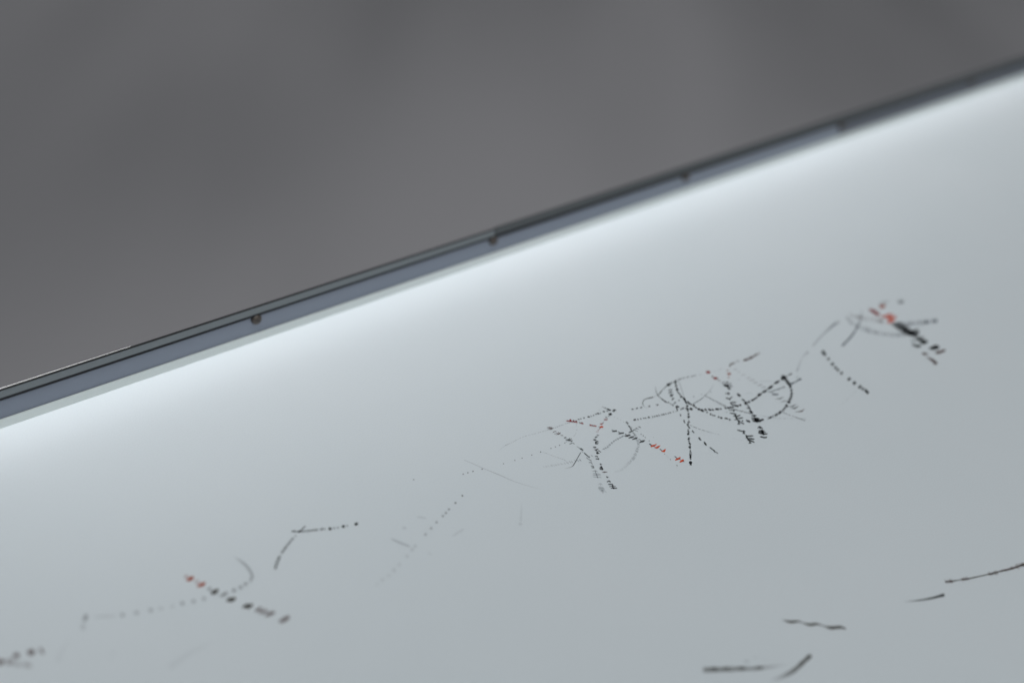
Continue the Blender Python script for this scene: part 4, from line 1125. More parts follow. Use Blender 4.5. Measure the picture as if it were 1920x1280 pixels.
     (0,'75','10045 -14314 8 -29 57 -43 71 -52 43 -2 -15 32 -65 57 -66 34'),
     (0,'75','9998 -14393 28 -8 85 -2 109 8 46 15 -33 13 -105 -1 -91 -9'),
     (0,'75','10119 -14292 -7 -30 5 -69 13 -79 18 -22 9 37 -9 82 -11 65'),
     (0,'75','10084 -14359 -9 -26 11 -36 46 -9 35 16 13 35 -28 28 -35 11'),
    ]),
    ('ink_blot', 'black', None, 0, [
     (0,'88','10528 -14123 -2 -37 36 -60 80 -36 46 1 -3 41 -53 64 -61 35'),
     (0,'88','10574 -14108 -19 -39 17 -57 26 -65 44 0 21 46 -19 70 -37 43'),
     (0,'88','10631 -14109 -35 -26 -20 -54 -18 -64 27 -16 32 30 28 67 6 50'),
     (0,'88','10678 -14116 -34 -5 -47 -48 -56 -58 -3 -35 37 10 60 56 38 54'),
     (0,'88','10723 -14164 -19 20 -74 -8 -96 -33 -41 -29 27 -17 90 14 79 28'),
     (0,'88','10704 -14199 -9 25 -61 11 -79 4 -43 -20 9 -36 75 -10 72 7'),
     (0,'92','10665 -14227 -46 -24 -52 2 -27 34 -9 44 35 43 58 8 52 -16 16 -46'),
     (0,'67','10380 -14258 6 -20 41 -12 57 -1 35 22 -9 21 -55 6 -47 1'),
    ]),
    ('ink_blot', 'charcoal', None, 0, [
     (0,'84','10926 -14010 4 -26 33 -50 70 -32 36 -2 -3 35 -56 46 -52 31'),
     (0,'84','10955 -13994 -10 -33 17 -55 44 -49 34 -5 4 35 -31 59 -33 43'),
     (0,'84','10999 -13999 -18 -24 -7 -46 -4 -53 25 -8 21 29 9 55 -4 41'),
     (0,'84','11046 -14003 -23 -11 -40 -38 -39 -49 5 -26 30 13 41 49 29 42'),
     (0,'84','11081 -14038 -17 12 -53 -9 -67 -25 -30 -31 20 -17 65 16 57 28'),
     (0,'84','11096 -14082 -13 20 -61 18 -78 15 -46 -19 16 -25 80 -14 65 -11'),
     (0,'84','11047 -14089 -37 -24 -49 -6 -18 36 -9 38 39 29 45 19 36 -22 16 -35'),
     (0,'76','10844 -14053 -12 -31 18 -42 44 -30 32 1 13 37 -33 40 -34 28'),
    ]),
    ('ink_line', 'black', None, 0, [
     (0,'67','10672 -13522 -10 -24 18 -26 25 -28 26 3 5 24 -15 37 -29 16'),
     (0,'80','10724 -13613 -15 -30 -3 -59 32 -48 31 -5 19 38 -19 57 -20 43'),
     (0,'96','10749 -13762 -15 -49 12 -93 64 -78 51 -10 17 60 -37 98 -40 74'),
     (0,'100','10762 -13850 -25 -35 8 -47 24 -47 36 0 22 38 -6 60 -26 34'),
     (0,'84','10623 -13868 -9 -25 11 -43 22 -47 31 -1 11 32 -12 54 -31 28'),
    ]),
    ('dashed_line', 'charcoal', None, 0, [
     (0,'92','10438 -13821 -7 -29 24 -38 34 -42 44 13 11 38 -39 37 -35 28'),
     (0,'92','10489 -13816 -36 -27 -8 -38 -6 -44 43 2 30 29 21 50 -11 30'),
     (0,'92','10246 -13853 -14 -20 -8 -30 24 -10 28 11 15 23 0 29 -26 3'),
     (0,'92','10277 -13840 -18 -11 -17 -25 -7 -30 10 -9 16 12 16 31 10 24'),
     (0,'92','10097 -13780 -21 -43 28 -38 36 -45 53 19 23 50 -42 39 -32 35'),
     (0,'92','10156 -13769 -29 -25 -26 -49 3 -47 30 -8 37 31 24 57 -14 35'),
     (0,'92','9996 -13791 -23 -30 13 -20 17 -24 34 14 19 29 -2 37 -29 7'),
     (0,'92','10034 -13776 -21 -13 -20 -31 -7 -35 14 -10 23 16 15 36 10 29'),
     (0,'92','9862 -13781 -23 -27 0 -24 11 -21 39 19 24 29 2 30 -28 4'),
     (0,'92','9898 -13763 -16 -11 -22 -29 -12 -36 5 -13 24 13 22 36 6 30'),
     (0,'92','9722 -13770 -20 -25 6 -20 11 -20 32 15 25 30 -11 21 -17 10'),
     (0,'92','9754 -13756 -17 -10 -14 -27 -10 -31 6 -11 17 13 20 32 7 26'),
     (0,'92','9546 -13717 -18 -42 31 -38 50 -36 41 7 13 44 -39 46 -42 28'),
     (0,'92','9604 -13709 -37 -29 -24 -49 17 -42 31 -5 37 32 21 57 -10 36'),
     (0,'92','9304 -13684 -10 -26 7 -40 35 -24 36 12 20 40 -20 37 -37 13'),
     (0,'92','9348 -13674 -22 -18 -22 -37 2 -36 22 -7 28 23 11 40 5 32'),
     (0,'92','9162 -13667 -26 -27 0 -20 15 -15 30 12 35 34 -6 21 -16 9'),
     (0,'92','9197 -13646 -14 -11 -25 -30 -16 -37 4 -14 19 13 20 37 16 30'),
     (0,'92','9022 -13632 -10 -24 10 -34 24 -30 37 15 11 29 -18 35 -27 18'),
     (0,'92','9064 -13621 -30 -19 -7 -32 -7 -37 21 -7 29 21 8 38 6 31'),
    ]),
    ('dotted_line', 'slate', None, 0, [
     (0,'50','8508 -13622 -11 -12 -18 -5 -20 1 -3 13 8 13 17 9 18 1 11 -8'),
     (0,'50','8414 -13598 -11 -13 -21 -4 -15 4 -4 11 2 14 20 8 18 0 16 -5'),
     (0,'50','8326 -13584 -16 -12 -19 -3 -20 0 -6 12 13 13 15 10 20 3 11 -9'),
     (0,'50','8112 -13574 -9 -15 -21 -2 -15 4 -10 10 7 15 20 9 17 -3 11 -7'),
     (0,'50','7982 -13554 -11 -13 -21 -7 -13 7 -10 10 8 14 19 7 20 5 9 -11'),
     (0,'50','7840 -13549 -12 -13 -20 -5 -17 4 -2 12 3 13 18 8 21 4 12 -9'),
     (0,'50','7728 -13551 -14 -13 -20 -7 -18 4 -6 13 10 13 17 8 21 6 7 -12'),
     (0,'50','8715 -13892 -18 -15 -16 -5 1 13 11 16 16 14 16 8 9 -2 -4 -13'),
     (0,'50','8658 -13971 -19 -16 -16 -3 -2 10 14 18 17 17 15 5 10 -1 -4 -14'),
     (0,'50','8431 -14247 -19 -15 -11 1 -6 6 11 18 19 16 14 5 8 -3 0 -11'),
     (0,'50','8209 -14420 -18 -10 -15 -5 -3 9 10 17 19 15 15 7 7 -4 0 -11'),
     (0,'50','8074 -14490 -19 -14 -11 1 -5 6 12 17 16 15 18 9 11 -2 -9 -16'),
     (0,'50','8004 -14521 -18 -9 -12 -3 -6 7 13 16 16 18 18 9 5 -8 -1 -12'),
     (0,'40','10641 -14489 -17 -13 -17 3 -9 11 -1 16 16 12 19 10 12 -9 4 -13'),
     (0,'40','10684 -14647 -19 -11 -16 3 -12 8 1 17 16 13 18 7 15 -5 5 -15'),
     (0,'40','10707 -14828 -16 -10 -16 1 -12 8 4 16 12 16 18 1 17 -1 0 -16'),
     (0,'40','10730 -15020 -19 -11 -16 3 -8 10 2 15 12 12 18 10 15 -7 -1 -15'),
     (0,'40','10393 -13689 -14 -13 -17 1 -11 10 1 16 15 16 18 2 18 -1 1 -16'),
    ]),
    ('hatch_mark', 'brown', None, 0, [
     (0,'88','7331 -13336 19 -17 69 -14 87 -11 41 8 -25 17 -84 18 -73 8'),
     (0,'88','7292 -13426 35 -11 108 -5 137 5 57 12 -45 12 -130 10 -116 -10'),
     (0,'88','7324 -13463 31 -19 105 -23 127 -26 60 9 -41 21 -124 33 -113 8'),
     (0,'88','7339 -13534 23 -12 73 -6 95 4 42 14 -27 17 -92 2 -79 -5'),
     (0,'88','7508 -13318 -14 -24 -19 -63 -14 -72 4 -25 19 31 19 75 8 59'),
     (0,'88','7541 -13398 -15 -21 -22 -54 -21 -64 1 -23 21 26 28 66 12 53'),
    ]),
    ('hatch_mark', 'brown', None, 0, [
     (0,'84','7343 -13751 11 -11 43 -9 58 4 29 15 -15 14 -53 8 -51 -9'),
     (0,'84','7451 -13730 -1 -23 29 -24 41 -24 29 6 4 31 -38 27 -37 16'),
     (0,'84','7332 -13881 17 -17 67 -17 84 -14 40 6 -23 20 -82 18 -71 11'),
     (0,'84','7344 -13984 36 -8 108 -2 137 12 56 15 -44 12 -133 -3 -113 -9'),
     (0,'84','7428 -14021 18 -12 62 0 83 16 36 17 -25 11 -76 -1 -70 -18'),
     (0,'84','7600 -13848 -17 -24 -21 -60 -25 -73 7 -24 23 30 28 73 8 58'),
     (0,'84','7464 -13892 -2 -23 23 -41 37 -41 24 -7 -1 27 -28 49 -34 31'),
     (0,'76','7516 -14110 -5 -28 22 -43 44 -37 28 -4 3 31 -33 48 -32 34'),
    ]),
    ('hatch_mark', 'charcoal', None, 0, [
     (0,'80','7511 -14349 -9 -36 37 -26 54 -19 40 15 2 35 -39 38 -50 10'),
     (0,'80','7458 -14504 15 -27 69 -40 92 -38 48 3 -24 28 -83 48 -78 30'),
     (0,'80','7566 -14605 22 -7 61 21 72 45 27 28 -28 8 -73 -29 -60 -40'),
     (0,'80','7612 -14655 20 -11 61 21 74 31 29 26 -25 7 -73 -20 -61 -26'),
     (0,'80','7467 -14558 13 -39 65 -79 98 -75 55 -10 -21 44 -89 85 -75 68'),
     (0,'80','7568 -14531 -11 -32 8 -63 27 -64 32 -10 9 38 -20 68 -18 56'),
     (0,'80','7560 -14771 16 -13 55 10 68 18 30 24 -22 7 -64 -3 -58 -23'),
     (0,'80','7385 -14636 3 -13 20 0 27 12 14 15 -7 10 -24 0 -22 -8'),
     (0,'80','7409 -14840 12 -22 61 -16 86 1 41 17 -19 22 -77 14 -70 0'),
     (0,'80','7597 -14859 -10 -23 -1 -49 20 -46 16 -12 9 27 -2 56 -14 40'),
    ]),
    ('tick_line', 'charcoal', None, 0, [
     (0,'67','7581 -15149 -8 -29 1 -66 10 -76 17 -21 9 35 -5 78 -8 63'),
     (0,'58','7596 -15319 -25 -30 -9 -55 1 -61 37 -6 31 38 8 65 -13 45'),
     (0,'63','7654 -15369 -38 -36 -29 -74 -4 -80 37 -18 33 41 34 89 -14 61'),
     (0,'67','7588 -15370 -12 -32 2 -68 20 -72 24 -18 15 40 -8 79 -13 62'),
     (0,'49','7512 -15553 -9 -21 4 -42 10 -46 15 -12 10 26 -6 49 -13 36'),
     (0,'67','7541 -15691 -25 -30 -15 -63 -8 -73 22 -19 35 38 7 73 2 58'),
     (0,'67','7527 -15792 -23 -36 -16 -80 4 -87 19 -26 25 43 13 94 0 74'),
     (0,'63','7538 -15704 -15 -27 -19 -66 6 -67 19 -19 26 37 3 72 -2 57'),
     (0,'63','7526 -15844 -20 -40 -19 -96 -8 -111 24 -31 28 51 18 114 3 91'),
     (0,'63','7504 -16024 -24 -30 -3 -43 24 -35 37 5 22 33 7 55 -34 20'),
     (0,'63','7669 -16012 -8 -21 -1 -49 11 -51 16 -13 10 27 -2 56 -14 40'),
     (0,'63','7382 -16030 -19 -27 -4 -53 6 -60 15 -17 18 31 6 65 -8 48'),
     (0,'63','7375 -16165 -16 -36 9 -72 16 -83 30 -18 17 44 -11 87 -26 62'),
     (0,'63','7218 -16359 2 -27 37 -39 61 -31 38 5 -9 27 -50 42 -53 23'),
     (0,'63','7328 -16425 -19 -20 -20 -46 -5 -51 13 -15 23 24 16 54 5 42'),
     (0,'63','7128 -16589 7 -19 40 -27 62 -14 30 4 -10 22 -52 28 -53 10'),
     (0,'63','7110 -16649 4 -20 32 -30 53 -19 26 -1 -5 25 -43 31 -41 18'),
     (0,'63','7079 -16711 -1 -22 27 -30 40 -28 27 0 -2 24 -35 34 -34 23'),
     (0,'63','7239 -16620 -25 -24 -37 -64 -19 -74 11 -25 32 30 34 76 17 61'),
    ]),
    ('ink_stroke', 'black', None, 0, [
     (1,'90 91 92 93 94 95 95 96 96 96 95 94 92 90 87 85 82 80 77 74 70 66 61 55 50 45 40 35 30 25 20','7435 -15585 -88 -48 -89 -50 -88 -51 -85 -49 -81 -45 -79 -45 -77 -42 -72 -45 -66 -36 -58 -31 -47 -27 -37 -19 -31 -19 -29 -13 -30 -13 -32 -11 -29 -7 -29 -8 -31 -3 -32 0 -37 5 -40 9 -43 8 -39 11 -33 12 -28 7 -22 9 -20 9 -20 9 -21 8 1418 442 -88 -50 -88 -50 -88 -48 -86 -47 -80 -47 -78 -45 -76 -46 -73 -40 -67 -41 -58 -34 -47 -23 -39 -23 -34 -13 -31 -14 -33 -10 -33 -9 -32 -9 -30 -2 -32 -2 -34 1 -39 5 -41 9 -40 14 -38 12 -35 10 -25 11 -23 10 -19 10 -18 11 -19 11'),
    ]),
    ('comb_mark', 'black', 'column of short black comb-like ink marks', 0, [
     (0,'84','8954 -15022 -12 -28 13 -44 36 -37 22 -7 13 33 -22 48 -29 31'),
     (0,'100','8709 -15154 14 -23 63 -2 80 8 45 36 -19 25 -80 -6 -66 -5'),
     (0,'100','8747 -15141 -12 -18 5 -17 11 -16 26 12 12 20 -3 23 -19 5'),
     (0,'100','8550 -15212 -2 -31 24 -55 64 -30 48 13 0 36 -36 59 -58 20'),
     (0,'100','8663 -15275 -23 -12 -15 -23 4 -23 15 -5 22 13 10 26 5 21'),
     (0,'100','8600 -15366 -41 -1 -65 -53 -70 -72 -8 -46 49 3 75 68 53 64'),
     (0,'100','8565 -15381 3 -23 28 -40 60 -20 32 2 -5 27 -40 43 -52 13'),
     (0,'100','8509 -15457 -1 -22 23 -37 45 -28 29 1 1 29 -38 35 -32 28'),
     (0,'100','8432 -15511 0 -22 24 -35 44 -30 28 1 4 30 -38 35 -35 25'),
     (0,'100','8155 -15634 -5 -33 23 -53 59 -34 45 9 15 49 -52 41 -48 29'),
     (0,'100','8139 -15829 -40 -22 -11 -41 -14 -50 29 -12 40 26 19 51 -1 38'),
     (0,'100','8123 -15904 1 -27 42 -33 56 -35 33 0 -4 30 -48 44 -51 24'),
     (0,'84','8211 -15963 -17 -29 1 -57 9 -65 23 -15 18 36 0 69 -11 52'),
     (0,'100','8212 -15821 -3 -21 22 -23 38 -14 28 9 -2 20 -25 30 -36 7'),
     (0,'100','7994 -16029 -19 -43 -1 -51 53 4 58 48 39 71 -36 17 -45 -5'),
     (0,'100','8058 -16016 -23 -33 1 -51 26 -46 36 -1 20 36 -10 56 -20 39'),
     (0,'94','7772 -16180 -6 -32 37 -33 50 -32 40 9 2 34 -44 40 -50 19'),
     (0,'94','7881 -16216 -22 -12 -21 -31 -19 -37 20 -13 23 14 24 38 6 30'),
     (0,'94','7670 -16333 2 -32 46 -41 72 -35 40 2 -9 32 -55 52 -59 28'),
     (0,'94','7810 -16363 -26 -11 -29 -35 -17 -43 12 -18 25 15 37 41 11 36'),
     (0,'94','7536 -16854 -36 -34 -57 -95 -56 -114 11 -43 53 43 60 114 35 95'),
     (0,'94','7423 -16887 1 -20 23 -29 47 -12 34 16 -2 24 -32 30 -43 6'),
     (0,'94','7352 -16937 -2 -28 35 -33 64 -16 33 5 -6 27 -42 40 -54 11'),
     (0,'94','7296 -17007 2 -25 33 -38 56 -27 40 10 -3 30 -49 36 -47 22'),
     (0,'94','6956 -17856 7 -25 47 -1 64 14 31 25 -14 19 -58 0 -51 -8'),
     (0,'94','7094 -17836 -28 -27 -5 -45 -2 -52 31 -7 31 31 9 56 -11 39'),
     (0,'94','6877 -18013 8 -32 64 -40 79 -45 50 6 -9 41 -73 53 -74 27'),
     (0,'94','7049 -18087 -34 -19 -23 -48 -26 -57 25 -19 37 23 39 59 6 46'),
     (0,'94','6826 -18136 21 -34 86 -59 115 -61 56 -9 -23 46 -108 68 -98 48'),
     (0,'94','6972 -18182 -31 -30 -39 -77 -18 -88 10 -31 35 36 46 93 9 72'),
     (0,'94','6800 -18258 18 -36 78 -68 112 -65 66 2 -17 51 -105 73 -100 44'),
     (0,'100','7614 -16681 51 -150 -41 45 -47 -23 -22 36'),
     (0,'100','7217 -17522 71 -169 -47 53 -56 -19 -16 46'),
    ]),
    ('ink_mark', 'brown', None, 0, [
     (0,'80','7234 -17213 21 -27 80 -49 103 -52 54 -1 -25 36 -97 60 -96 29'),
     (0,'92','7306 -17240 -9 -31 32 -24 38 -31 41 18 4 30 -31 38 -40 17'),
     (0,'84','8060 -15803 19 -23 77 -29 101 -25 48 4 -28 24 -94 35 -85 18'),
    ]),
    ('ghost_mark', 'slate', 'pale grey comb-like ghost mark', 0, [
     (1,'42 42 42 42 42 42 42 42 42 42 42','6926 -16936 27 -11 29 -10 26 -9 21 -14 19 -12 13 -17 13 -19 14 -22 15 -23 12 -24 -175 181 31 -3 33 -2 33 -4 33 -5 26 -15 20 -21 8 -29 4 -30 1 -31 7 -27'),
     (0,'42','7052 -16962 -25 -19 -24 -42 -8 -47 23 -12 25 22 17 48 12 40'),
     (0,'42','7019 -17048 -50 -48 -77 -138 -88 -166 -12 -64 54 60 96 166 70 138'),
     (0,'42','6840 -17042 17 -46 84 -95 122 -95 58 -23 -25 55 -109 108 -95 83'),
     (0,'42','6751 -17110 24 -47 97 -99 135 -102 69 -20 -36 53 -120 118 -118 77'),
     (0,'42','6678 -17218 23 -49 97 -106 135 -110 61 -32 -30 62 -121 124 -113 89'),
    ]),
    ('ghost_mark', 'slate', 'palest grey smudged ghost mark', 0, [
     (1,'24 24 24 24 24 24 24 24 24 24 24','6497 -17791 28 -1 29 2 25 -1 14 -9 10 -2 9 -9 5 -19 6 -26 6 -28 9 -25 -132 143 29 7 31 10 33 10 37 9 27 -13 14 -26 4 -31 -5 -33 -7 -33 -5 -31'),
     (0,'20','6594 -17788 -27 -18 -17 -40 -5 -46 16 -13 35 23 9 46 6 38'),
     (0,'20','6504 -18214 -62 -1 -63 -14 -29 68 -29 51 -12 66 18 69 44 56 61 27 62 -13 35 -61 52 -45 -30 -74 -9 -68'),
     (0,'20','6269 -18126 8 -46 73 -81 97 -91 56 -16 -5 63 -87 100 -95 62'),
     (0,'20','6357 -17908 3 -49 66 -79 103 -75 52 -17 -10 55 -89 89 -80 66'),
     (0,'20','6413 -18119 -60 -20 -49 -73 -45 -90 22 -40 55 28 70 87 27 76'),
     (0,'20','6274 -18025 13 -40 74 -72 98 -78 58 -9 -19 48 -82 94 -96 50'),
    ]),
    ('faint_tick_line', 'slate', None, 0, [
     (0,'14','5321 -15386 -11 -97 -11 -72 31 17 6 73 12 71'),
     (0,'17','5424 -15441 -13 -82 -9 -76 37 12 9 87 7 63'),
     (0,'18','5521 -15487 -4 -64 -7 -55 30 -9 9 71 11 82'),
     (0,'20','5667 -15509 -8 -85 -11 -92 41 20 12 91 7 87'),
     (0,'24','5755 -15562 -7 -66 -9 -79 26 -10 9 91 9 77'),
     (0,'26','5857 -15606 -9 -76 -8 -64 28 24 9 58 5 67'),
     (0,'19','5969 -15635 -10 -89 -9 -73 28 22 9 59 15 96'),
     (0,'25','6116 -15678 -13 -72 -9 -74 40 18 8 50 11 85'),
     (0,'24','6257 -15756 -8 -64 -4 -68 35 16 12 75 5 58'),
     (0,'31','6406 -15728 -16 -124 -13 -96 35 22 12 84 8 107'),
     (0,'33','6523 -15802 -12 -71 -6 -68 35 0 14 83 5 67'),
     (0,'30','6625 -15813 -11 -92 -10 -81 28 25 12 74 10 86'),
     (0,'30','6779 -15862 -14 -80 -15 -95 35 -3 18 112 14 98'),
     (0,'42','6919 -15911 -16 -92 -6 -65 31 13 9 62 10 82'),
     (0,'45','7030 -15934 -14 -77 -11 -93 36 23 12 78 10 67'),
     (0,'13','5394 -15502 57 -18 60 -12 10 20 -56 14 -62 19'),
     (0,'12','5578 -15587 90 -22 55 -12 21 21 -74 20 -70 17'),
     (0,'16','5779 -15657 83 -18 74 -23 13 27 -85 24 -79 18'),
     (0,'15','5935 -15711 72 -18 76 -16 28 20 -85 23 -80 17'),
     (0,'17','6109 -15781 66 -17 61 -13 16 19 -69 22 -45 8'),
     (0,'20','6314 -15840 63 -16 62 -22 14 34 -60 18 -58 11'),
     (0,'25','6540 -15906 56 -14 40 -13 31 26 -54 12 -58 16'),
     (0,'27','6764 -15960 65 -14 66 -20 11 34 -62 18 -64 15'),
     (0,'27','6943 -16010 70 -15 45 -10 28 21 -53 14 -70 16'),
    ]),
    ('dotted_line', 'slate', None, 0, [
     (0,'60','5939 -14577 -21 -11 -21 1 -12 14 -3 20 15 20 24 3 23 -4 5 -22'),
     (0,'29','5996 -14677 -15 2 -13 18 -5 24 14 3 15 -8 9 -23'),
     (0,'31','6015 -14712 -15 -6 -9 16 -1 18 13 12 14 -10 7 -16'),
     (0,'27','6039 -14756 -16 -6 -11 16 0 20 15 9 15 -5 5 -18'),
     (0,'37','6063 -14799 -16 -3 -14 17 0 24 13 6 16 -7 6 -21'),
     (0,'35','6081 -14832 -14 -1 -13 16 -2 22 12 10 15 -12 8 -21'),
     (0,'40','6103 -14876 -13 -1 -8 14 -1 16 11 6 11 -5 6 -15'),
     (0,'38','6126 -14923 -14 -1 -8 9 1 16 14 8 12 -3 4 -14'),
     (0,'31','6153 -14983 -11 -2 -9 14 2 16 10 7 11 -6 3 -17'),
     (0,'30','6168 -15018 -14 -1 -9 9 3 18 14 9 11 -7 3 -13'),
     (0,'41','6186 -15065 -14 3 -11 23 0 22 10 7 14 -12 6 -24'),
     (0,'39','6209 -15121 -15 -2 -9 15 0 22 15 5 14 -6 4 -19'),
     (0,'32','6226 -15163 -13 -2 -7 12 0 17 14 5 14 -1 2 -18'),
     (0,'38','6255 -15227 -14 1 -10 16 -1 21 12 10 16 -9 6 -23'),
     (0,'34','6283 -15285 -15 -2 -9 14 2 17 12 11 12 -8 3 -16'),
     (0,'46','6302 -15326 -12 0 -10 14 1 17 9 8 13 -8 7 -19'),
     (0,'48','6322 -15368 -16 4 -13 11 2 21 14 10 16 -7 5 -20'),
     (0,'36','6350 -15431 -16 4 -12 18 -2 24 14 6 15 -11 9 -22'),
     (0,'38','6367 -15471 -13 -2 -12 23 1 21 9 9 14 -13 7 -24'),
     (0,'34','6385 -15518 -13 -1 -8 18 -1 21 12 5 11 -11 7 -19'),
     (0,'51','6399 -15557 -15 0 -11 22 3 21 11 9 13 -13 7 -22'),
     (0,'37','6417 -15608 -14 0 -8 18 3 18 10 10 13 -10 4 -20'),
     (0,'46','6438 -15667 -17 6 -11 22 3 22 12 9 14 -12 5 -24'),
     (0,'46','6448 -15694 -13 -2 -8 15 2 18 12 8 10 -11 4 -16'),
    ]),
    ('dotted_line', 'slate', None, 0, [
     (0,'75','3985 -14292 -22 -8 -20 0 -12 13 0 19 10 21 25 7 16 -13 5 -17'),
     (0,'75','4562 -14388 -17 -18 -21 5 -15 12 2 21 14 18 22 8 22 -6 0 -22'),
     (0,'75','4938 -14451 -19 -15 -23 1 -14 15 4 21 15 16 20 7 20 -5 10 -19'),
     (0,'75','5459 -14520 -21 -13 -22 2 -17 13 0 22 19 17 23 8 19 -8 5 -20'),
     (0,'75','5944 -14578 -24 -8 -21 -2 -18 12 4 23 17 17 21 5 19 -6 10 -18'),
     (0,'75','6510 -14639 -22 -13 -25 -2 -10 18 1 21 14 19 24 10 21 -11 8 -19'),
     (0,'75','6759 -14665 -24 -8 -23 -4 -11 16 -2 21 16 19 25 8 17 -13 8 -17'),
     (0,'75','6993 -14681 -19 -17 -24 2 -14 15 2 22 15 19 25 5 17 -9 13 -17'),
     (0,'75','7315 -14690 -23 -12 -23 0 -11 16 1 20 16 16 22 11 21 -8 3 -21'),
     (0,'60','2034 -13873 -21 -19 -33 -1 -31 11 -3 25 14 22 28 11 35 -2 20 -23'),
     (0,'60','2265 -13915 -21 -16 -30 -2 -31 9 -9 26 19 20 28 11 35 -1 11 -24'),
     (0,'60','2519 -13967 -25 -20 -36 -1 -26 16 -14 23 14 26 35 9 34 -6 19 -21'),
     (0,'60','2954 -14066 -27 -21 -37 0 -27 16 -4 24 10 23 31 10 34 -4 18 -22'),
    ]),
    ('faint_line', 'slate', None, 0, [
     (1,'10 13 16 19 22 25 28 32 35 38 40 41 41 41 40 40','4339 -13463 53 17 54 20 54 19 54 17 54 17 56 14 57 14 56 13 56 10 54 9 52 8 49 4 48 3 49 3 49 2 -794 -158 54 21 54 17 54 19 54 19 55 16 56 15 57 13 58 13 56 12 54 9 52 5 49 4 49 4 48 2 50 5'),
    ]),
    ('dotted_line', 'slate', None, 0, [
     (0,'50','4922 -13303 -15 -12 -33 -6 -21 8 10 12 24 10 32 -1'),
     (0,'52','5001 -13299 -19 -12 -31 -5 -21 7 10 12 24 8 27 0'),
     (0,'53','5069 -13295 -17 -9 -23 -3 -16 4 2 9 22 6 20 -1'),
     (0,'45','5173 -13289 -10 -12 -28 -4 -16 7 5 12 23 7 21 -1'),
     (0,'54','5277 -13281 -11 -12 -32 -2 -20 4 1 11 28 10 27 -2'),
     (0,'45','5392 -13272 -16 -11 -30 -3 -20 4 -3 10 31 10 33 0'),
     (0,'43','5459 -13267 -15 -12 -25 -6 -17 7 4 14 25 10 23 -2'),
     (0,'54','5553 -13261 -12 -11 -32 -4 -15 7 -1 9 26 8 29 0'),
     (0,'52','5622 -13258 -16 -9 -27 -3 -20 4 7 10 22 7 24 -2'),
     (0,'42','5686 -13255 -13 -12 -22 -2 -11 7 5 11 18 8 16 -4'),
     (0,'53','5774 -13254 -16 -8 -25 -4 -17 6 7 10 20 7 23 -3'),
     (0,'56','5846 -13255 -13 -10 -24 -4 -13 9 3 12 24 8 23 -3'),
     (0,'44','5968 -13260 -15 -9 -25 -3 -17 9 7 11 23 7 23 -5'),
     (0,'55','6035 -13265 -17 -8 -25 -1 -13 8 6 9 19 4 22 -3'),
     (0,'65','6118 -13275 -15 -8 -19 1 -12 8 6 10 18 5 16 -6'),
     (0,'47','6189 -13286 -18 -8 -31 2 -19 11 9 10 25 3 28 -7'),
     (0,'45','6285 -13304 -14 -9 -21 1 -7 10 4 10 18 3 18 -4'),
     (0,'43','6345 -13315 -12 -11 -21 3 -13 10 6 13 22 4 17 -7'),
     (0,'61','6455 -13337 -15 -8 -24 4 -12 9 5 9 20 2 22 -5'),
     (0,'51','6527 -13351 -17 -8 -22 1 -12 10 6 13 22 4 21 -7'),
     (0,'54','6606 -13365 -18 -8 -25 0 -11 11 8 11 20 4 22 -5'),
     (0,'44','6665 -13375 -17 -9 -22 2 -16 9 9 13 23 3 17 -6'),
     (0,'50','6752 -13389 -14 -9 -19 -1 -10 10 10 12 17 7 16 -7'),
     (0,'53','6827 -13401 -18 -10 -32 3 -20 11 9 12 27 3 25 -7'),
     (0,'48','6921 -13417 -19 -8 -28 2 -24 10 11 13 28 4 26 -8'),
     (0,'43','7002 -13430 -18 -10 -21 1 -11 10 8 12 20 8 17 -8'),
     (0,'62','7079 -13445 -17 -7 -28 2 -21 11 9 11 26 5 26 -10'),
     (0,'59','7167 -13463 -14 -9 -24 4 -17 10 7 12 24 1 23 -6'),
     (0,'63','7258 -13485 -13 -10 -21 4 -14 10 10 11 20 5 19 -8'),
     (0,'56','7313 -13498 -13 -10 -18 3 -9 10 8 10 17 6 15 -7'),
     (0,'36','7691 -13529 -13 -10 -25 3 -18 8 6 11 25 5 23 -6'),
     (0,'37','7757 -13537 -15 -11 -22 0 -13 10 9 13 21 9 17 -8'),
     (0,'37','7820 -13544 -13 -12 -18 -3 -4 12 6 13 17 9 13 -6'),
     (0,'40','7889 -13552 -17 -11 -31 -1 -21 11 10 15 29 7 27 -7'),
     (0,'38','7953 -13558 -17 -11 -30 -3 -13 12 4 15 28 5 26 -4'),
     (0,'47','8026 -13563 -15 -12 -30 1 -16 9 1 13 29 6 27 -5'),
     (0,'52','8095 -13566 -18 -11 -30 -2 -14 10 6 11 24 9 25 -5'),
     (0,'46','8155 -13569 -15 -11 -28 -2 -14 10 5 12 25 6 25 -2'),
     (0,'51','8215 -13572 -14 -10 -19 -4 -13 9 12 13 18 9 17 -4'),
     (0,'36','8306 -13582 -14 -11 -18 0 -8 10 7 12 17 4 16 -2'),
     (0,'37','8369 -13592 -18 -7 -21 0 -13 9 7 11 21 4 19 -6'),
     (0,'47','8438 -13607 -15 -9 -17 2 -9 9 7 12 18 6 16 -7'),
     (0,'54','8526 -13626 -17 -10 -23 4 -11 11 4 12 23 1 22 -5'),
    ]),
    ('faint_line', 'slate', None, 0, [
